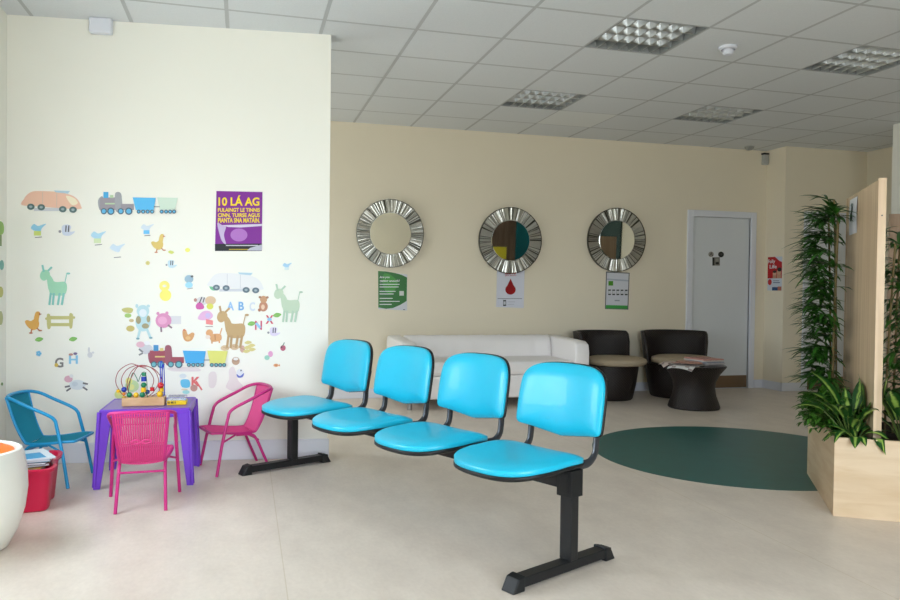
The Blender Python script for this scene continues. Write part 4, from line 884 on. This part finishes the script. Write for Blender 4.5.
bm = B(); box(bm, (.194, .078, .36), (.232, .0995, 1.765)); obj('edging', bm, maple_v, dv)
bm = B(); box(bm, (.194, .9355, .36), (.232, .955, 1.757)); obj('edging', bm, maple_v, dv)
bm = B(); bmesh.ops.create_cone(bm, cap_ends=True, segments=12, radius1=.004, radius2=.004, depth=.002, matrix=Matrix.Translation((.213, .0775, 1.57)) @ Matrix.Rotation(PI/2, 4, 'X')); obj('screw', bm, greyend, dv)
Rp = Matrix.Rotation(math.atan2(f1d.y, f1d.x), 4, 'Z')
def pw(x, y, z): return A0+f1d*x+g1*y+Vector((0, 0, z))
nt = thing('paper_notice', 'small white paper with a dark silhouette pinned on the divider board', 'notice', pw(.196, .73, 1.655), math.atan2(f1d.y, f1d.x))
bm = B()
for i in range(6):
    z0, z1 = .08-.215*i/6, .08-.215*(i+1)/6; c0, c1 = .004*math.sin(i/6*PI), .004*math.sin((i+1)/6*PI)
    v = [bm.verts.new(p) for p in ((-.001-c0, -.115, z0), (-.001-c0, .115, z0), (-.001-c1, .115, z1), (-.001-c1, -.115, z1))]; w = [bm.verts.new(q.co-Vector((.0006, 0, 0))) for q in v]
    bm.faces.new(v); bm.faces.new(w[::-1])
    for a in range(4): bm.faces.new((v[a], w[a], w[(a+1) % 4], v[(a+1) % 4]))
obj('sheet', bm, paper, nt)
bm = B(); 
for P_, mi in (([(.030, .034), (.042, .028), (.044, .006), (.034, -.002), (.026, -.034), (.044, -.05), (.062, -.036), (.056, -.012), (.05, .0), (.024, .02)], 0), ([(.02, .036), (.034, .044), (.05, .04), (.05, .03), (.03, .028)], 1)):
    v = [bm.verts.new((-.0085, (y-.03)*2.2, z*1.2)) for y, z in P_]; bm.faces.new(v).material_index = mi
obj('print', bm, [C((30, 40, 44)), C((120, 140, 140))], nt)

# ------------------------------------------------------------------ plants
def leafstrip(bm, base, dir_, L, w, droop, seg=6, fold=.25, cup=0, prof=None, rollv=None):
    """one leaf: a folded blade of two halves with UV x across"""
    UV = bm.loops.layers.uv.verify(); p = Vector(base); t = Vector(dir_).normalized(); rows = []
    side = t.cross(Vector((0, 0, 1)));
    if side.length < .05: side = Vector((1, 0, 0))
    side.normalize()
    if rollv: side = (side+Vector((0, 0, 1))*rollv).normalized()
    for i in range(seg+1):
        s = i/seg; ww = w*(prof(s) if prof else math.sin(PI*min(1, s*.92+.08))**.8*(1-s*.2)); n = side.cross(t).normalized()
        if i == seg: ww = .0004
        rows.append((bm.verts.new(p-side*ww+n*ww*fold), bm.verts.new(p), bm.verts.new(p+side*ww+n*ww*fold)))
        t = (t+Vector((0, 0, -1))*droop/seg).normalized(); side = (side-t*side.dot(t)).normalized(); p = p+t*L/seg
    for i, (a, b) in enumerate(zip(rows, rows[1:])):
        for q, (u0_, u1_) in enumerate(((0, .5), (.5, 1))):
            f = bm.faces.new((a[q], a[q+1], b[q+1], b[q])); f.smooth = True
            for lp, uv in zip(f.loops, ((u0_, i/seg), (u1_, i/seg), (u1_, (i+1)/seg), (u0_, (i+1)/seg))): lp[UV].uv = uv
def finish(nm, bm, m, t):
    o = t.location.copy()      # leaves arch over the planter's rim instead of passing through its boards
    for v in bm.verts:
        q = v.co+o-A0; x, y = q.dot(f1d), q.dot(g1)
        if q.z < PH+.006 and -.02 < x < PW+.02 and -.02 < y < PL+.02 and (-.012 < y < .034 or -.012 < x < .034): v.co.z += PH+.006-q.z
    return obj(nm, bm, m, t, keep=True)
def palm(label, stems, seed, nf, spread, height, blocked=None):
    rr = random.Random(seed); t = thing('bamboo_palm', label, 'plant', pw(*stems[0], .36), 0)
    org = pw(*stems[0], .36); lf = B()
    for sx_, sy_ in stems:
        b0 = pw(sx_, sy_, .355)-org; hgt = height*rr.uniform(.82, 1); lx, ly = rr.uniform(-.05, .03), rr.uniform(-.04, .06)
        P = [b0+f1d*lx*q**1.5+g1*ly*q**1.5+Vector((0, 0, hgt*q)) for q in (0, .25, .5, .75, 1)]
        bm = B(); tube(bm, smooth_path(P, 4), .006, 8); obj('cane', bm, cane_m, t, True)
        for k in range(nf):
            q = .12+.88*(k+rr.random())/nf; i = min(3, int(q*4)); p = P[i].lerp(P[i+1], q*4-i)
            a = rr.uniform(0, 2*PI); dr = Vector((math.cos(a), math.sin(a), rr.uniform(.2, .9))).normalized()
            loc_ = Vector((dr.dot(f1d), dr.dot(g1)))
            if blocked and loc_.x*blocked > (-.25 if blocked > 0 else .1): dr = dr-f1d*(loc_.x*1.6+(.25 if blocked > 0 else 0)); dr.normalize()
            pe = p+dr*rr.uniform(.06, spread); tube(lf, [p, p.lerp(pe, .5)+Vector((0, 0, .01)), pe], .0022, 5)
            nl = rr.randint(6, 9); fx = dr; sd = fx.cross(Vector((0, 0, 1))).normalized()
            for j in range(nl):
                an = (j-(nl-1)/2)/(nl/2)*1.35; dl = fx*math.cos(an)+sd*math.sin(an)+Vector((0, 0, rr.uniform(-.05, .2)))
                leafstrip(lf, pe, dl, rr.uniform(.13, .22)*(1-.25*abs(an)/1.35), rr.uniform(.009, .015), rr.uniform(.4, 1.4), 5, .35)
    # nothing grows through the board
    if blocked:
        for v in lf.verts:
            w = v.co+org-A0; x = w.dot(f1d)
            yv = w.dot(g1)
            if yv > .06 and yv < .97:
                if blocked > 0 and x > .185: v.co -= f1d*(x-.185)
                if blocked < 0 and x < .242: v.co += f1d*(.242-x)
    finish('foliage', lf, [palm_m], t)
    return t
palm('tall bamboo palm on the left side of the divider board', [(.12, .82), (.15, .90), (.10, .76), (.12, .91), (.09, .68)], 3, 22, .12, 1.42, 1)
palm('bamboo palm showing behind the right edge of the divider board', [(.32, .42), (.40, .60), (.36, .80)], 8, 20, .13, 1.26, -1)
def broad(label, x, y, seed, n, L0, L1, w, m, up=(.5, 1.2), droop=(.5, 1.2), name='dumb_cane', z0=.36, blocked=0, pet=(.08, .2), azr=(0, 2*PI)):
    rr = random.Random(seed); o = pw(x, y, z0); t = thing(name, label, 'plant', o, 0); lf = B(); sm = B()
    for k in range(n):
        a = azr[0]+(azr[1]-azr[0])*(k+rr.random()*.8)/n; el = rr.uniform(*up); dr = Vector((math.cos(a), math.sin(a), el)).normalized()
        pl_ = rr.uniform(*pet); p1 = Vector((math.cos(a)*.01, math.sin(a)*.01, 0)); p2 = dr*pl_+Vector((0, 0, pl_*.5))
        tube(sm, smooth_path([p1, (p1+p2)/2+Vector((0, 0, .01)), p2], 3), .003, 6)
        leafstrip(lf, p2, dr+Vector((0, 0, .1)), rr.uniform(L0, L1), w*rr.uniform(.8, 1.15), rr.uniform(*droop), 9, .28, rollv=rr.uniform(-.3, .3))
    if blocked:
        for v in list(lf.verts)+list(sm.verts):
            w_ = v.co+o-A0; x_ = w_.dot(f1d); y_ = w_.dot(g1)
            if -.5 < y_ < .97:
                if blocked > 0 and x_ > .185: v.co -= f1d*(x_-.185)
                if blocked < 0 and x_ < .242: v.co += f1d*(.242-x_)
    obj('stems', sm, stem_m, t, True); finish('foliage', lf, [m], t); return t
broad('dumb cane plant with cream striped leaves at the front of the planter', .115, .24, 5, 20, .18, .27, .043, dief_m, blocked=1, up=(.5, 1.8), pet=(.05, .16))
broad('striped leafy plant drooping over the planter front corner', .12, .12, 12, 15, .13, .2, .028, dief_m, up=(.1, .9), droop=(.9, 1.7), blocked=0, name='spider_plant', pet=(.03, .08))
broad('dark glossy broad leaf plant right of the divider board', .36, .18, 21, 17, .2, .28, .045, dief_m, blocked=-1, name='rubber_plant', up=(.5, 1.8))
broad('dark bushy plant at the right end of the planter', .48, .16, 31, 12, .18, .26, .035, darkl_m, name='peace_lily', up=(.4, 1.4))
def bush(label, x, y, seed, n, rad, hh):
    rr = random.Random(seed); o = pw(x, y, .36); t = thing('fern', label, 'plant', o, 0); lf = B(); sm = B()
    for k in range(n):
        a = rr.uniform(0, 2*PI); r_ = rad*rr.random()**.5; z = hh*rr.uniform(.2, 1)*(1-.4*(r_/rad)**2); p = Vector((math.cos(a)*r_, math.sin(a)*r_, z))
        if k % 5 == 0: tube(sm, smooth_path([Vector((0, 0, 0)), p*.5+Vector((0, 0, .03)), p], 3), .002, 5)
        for j in range(3):
            b = rr.uniform(0, 2*PI); leafstrip(lf, p, Vector((math.cos(b), math.sin(b), rr.uniform(-.2, .6))), rr.uniform(.035, .065), rr.uniform(.008, .014), rr.uniform(.4, 1.2), 4, .3)
    for v in list(lf.verts)+list(sm.verts):
        w_ = v.co+o-A0; x_ = w_.dot(f1d); y_ = w_.dot(g1)
        if .06 < y_ < .97 and x_ > .185: v.co -= f1d*(x_-.185)
    obj('stems', sm, stem_m, t, True); finish('foliage', lf, [bush_m], t)
bush('bushy light green fern spilling over the left side of the planter', .07, .42, 44, 300, .17, .27)
bush('second small leaved fern at the back left of the planter', .09, .66, 45, 280, .17, .26)

# second planter screen further right, only its edge in the photo
sc = thing('wooden_screen', 'brown wooden screen standing behind the plants at the right edge', 'screen', (4.42, -.05, 0), -.35)
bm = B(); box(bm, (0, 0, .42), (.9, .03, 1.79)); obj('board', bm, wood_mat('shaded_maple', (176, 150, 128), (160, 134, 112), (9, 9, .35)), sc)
bm = B(); box(bm, (0, -.2, 0), (.9, .25, .415)); obj('base', bm, maple_h, sc, bevel=.002)

# ------------------------------------------------------------------ things behind the viewer that the mirrors show
bm = B(); box(bm, (4.55, Y0+.001, .0), (5.72, Y0+.04, 2.85)); tag(obj('wood_cladding', bm, brownp), 'brown timber cladding behind the viewer, seen in the middle mirror', 'wall panel')
bm = B(); box(bm, (5.73, Y0+.001, .4), (6.5, Y0+.05, 2.85)); tag(obj('notice_board', bm, mat('teal_felt', (20, 110, 120), .9)), 'teal notice board behind the viewer, seen in the middle mirror', 'notice board')
bm = B(); box(bm, (5.02, Y0+.0401, 1.22), (5.50, Y0+.042, 1.50)); tag(obj('wall_notice', bm, mat('yellow_paper', (240, 224, 60), .6)), 'yellow notice on the brown cladding, seen in the middle mirror', 'notice')
bm = B(); box(bm, (X1-.04, -5.2, .1), (X1-.001, -2.95, 2.7)); tag(obj('dark_panel', bm, mat('dark_green_board', (44, 66, 62), .6)), 'dark green wall board seen in the right mirror', 'wall panel')
for k, (y, z, cc) in enumerate(((-3.35, .95, (200, 210, 226)), (-3.75, .9, (70, 150, 190)), (-4.2, 1.0, (225, 225, 228)))):
    bm = B(); box(bm, (X1-.042, y-.15, z-.2), (X1-.0401, y+.15, z+.2)); tag(obj('wall_poster', bm, C(cc)), ['pale blue leaflet on the dark green board', 'mid blue leaflet on the dark green board', 'white leaflet on the dark green board'][k], 'leaflet')

# ------------------------------------------------------------------ daylight
w = bpy.data.worlds.new('sky'); bpy.context.scene.world = w; w.use_nodes = True; N = w.node_tree.nodes; L = w.node_tree.links
bg = N['Background']; tc = N.new('ShaderNodeTexCoord'); s = N.new('ShaderNodeSeparateXYZ'); L.new(tc.outputs['Generated'], s.inputs['Vector'])
rp = N.new('ShaderNodeValToRGB'); L.new(mathn(N, L, 'ADD', mathn(N, L, 'MULTIPLY', s.outputs[2], .5), .5), rp.inputs['Fac'])
cr = rp.color_ramp; cr.elements[0].position = .46; cr.elements[0].color = (.62, .62, .60, 1); cr.elements[1].position = .54; cr.elements[1].color = (.90, .97, 1.09, 1)
L.new(rp.outputs['Color'], bg.inputs['Color']); bg.inputs['Strength'].default_value = 13.4

sc_ = bpy.context.scene
sc_.view_settings.view_transform = 'Standard'; sc_.view_settings.look = 'None'; sc_.view_settings.gamma = 1; sc_.view_settings.exposure = 0
sc_.render.engine = 'CYCLES'
sc_.cycles.use_denoising = True; sc_.cycles.max_bounces = 8; sc_.cycles.diffuse_bounces = 5; sc_.cycles.glossy_bounces = 4; sc_.cycles.transmission_bounces = 6
sc_.cycles.sample_clamp_indirect = 6; sc_.cycles.caustics_reflective = False; sc_.cycles.caustics_refractive = False
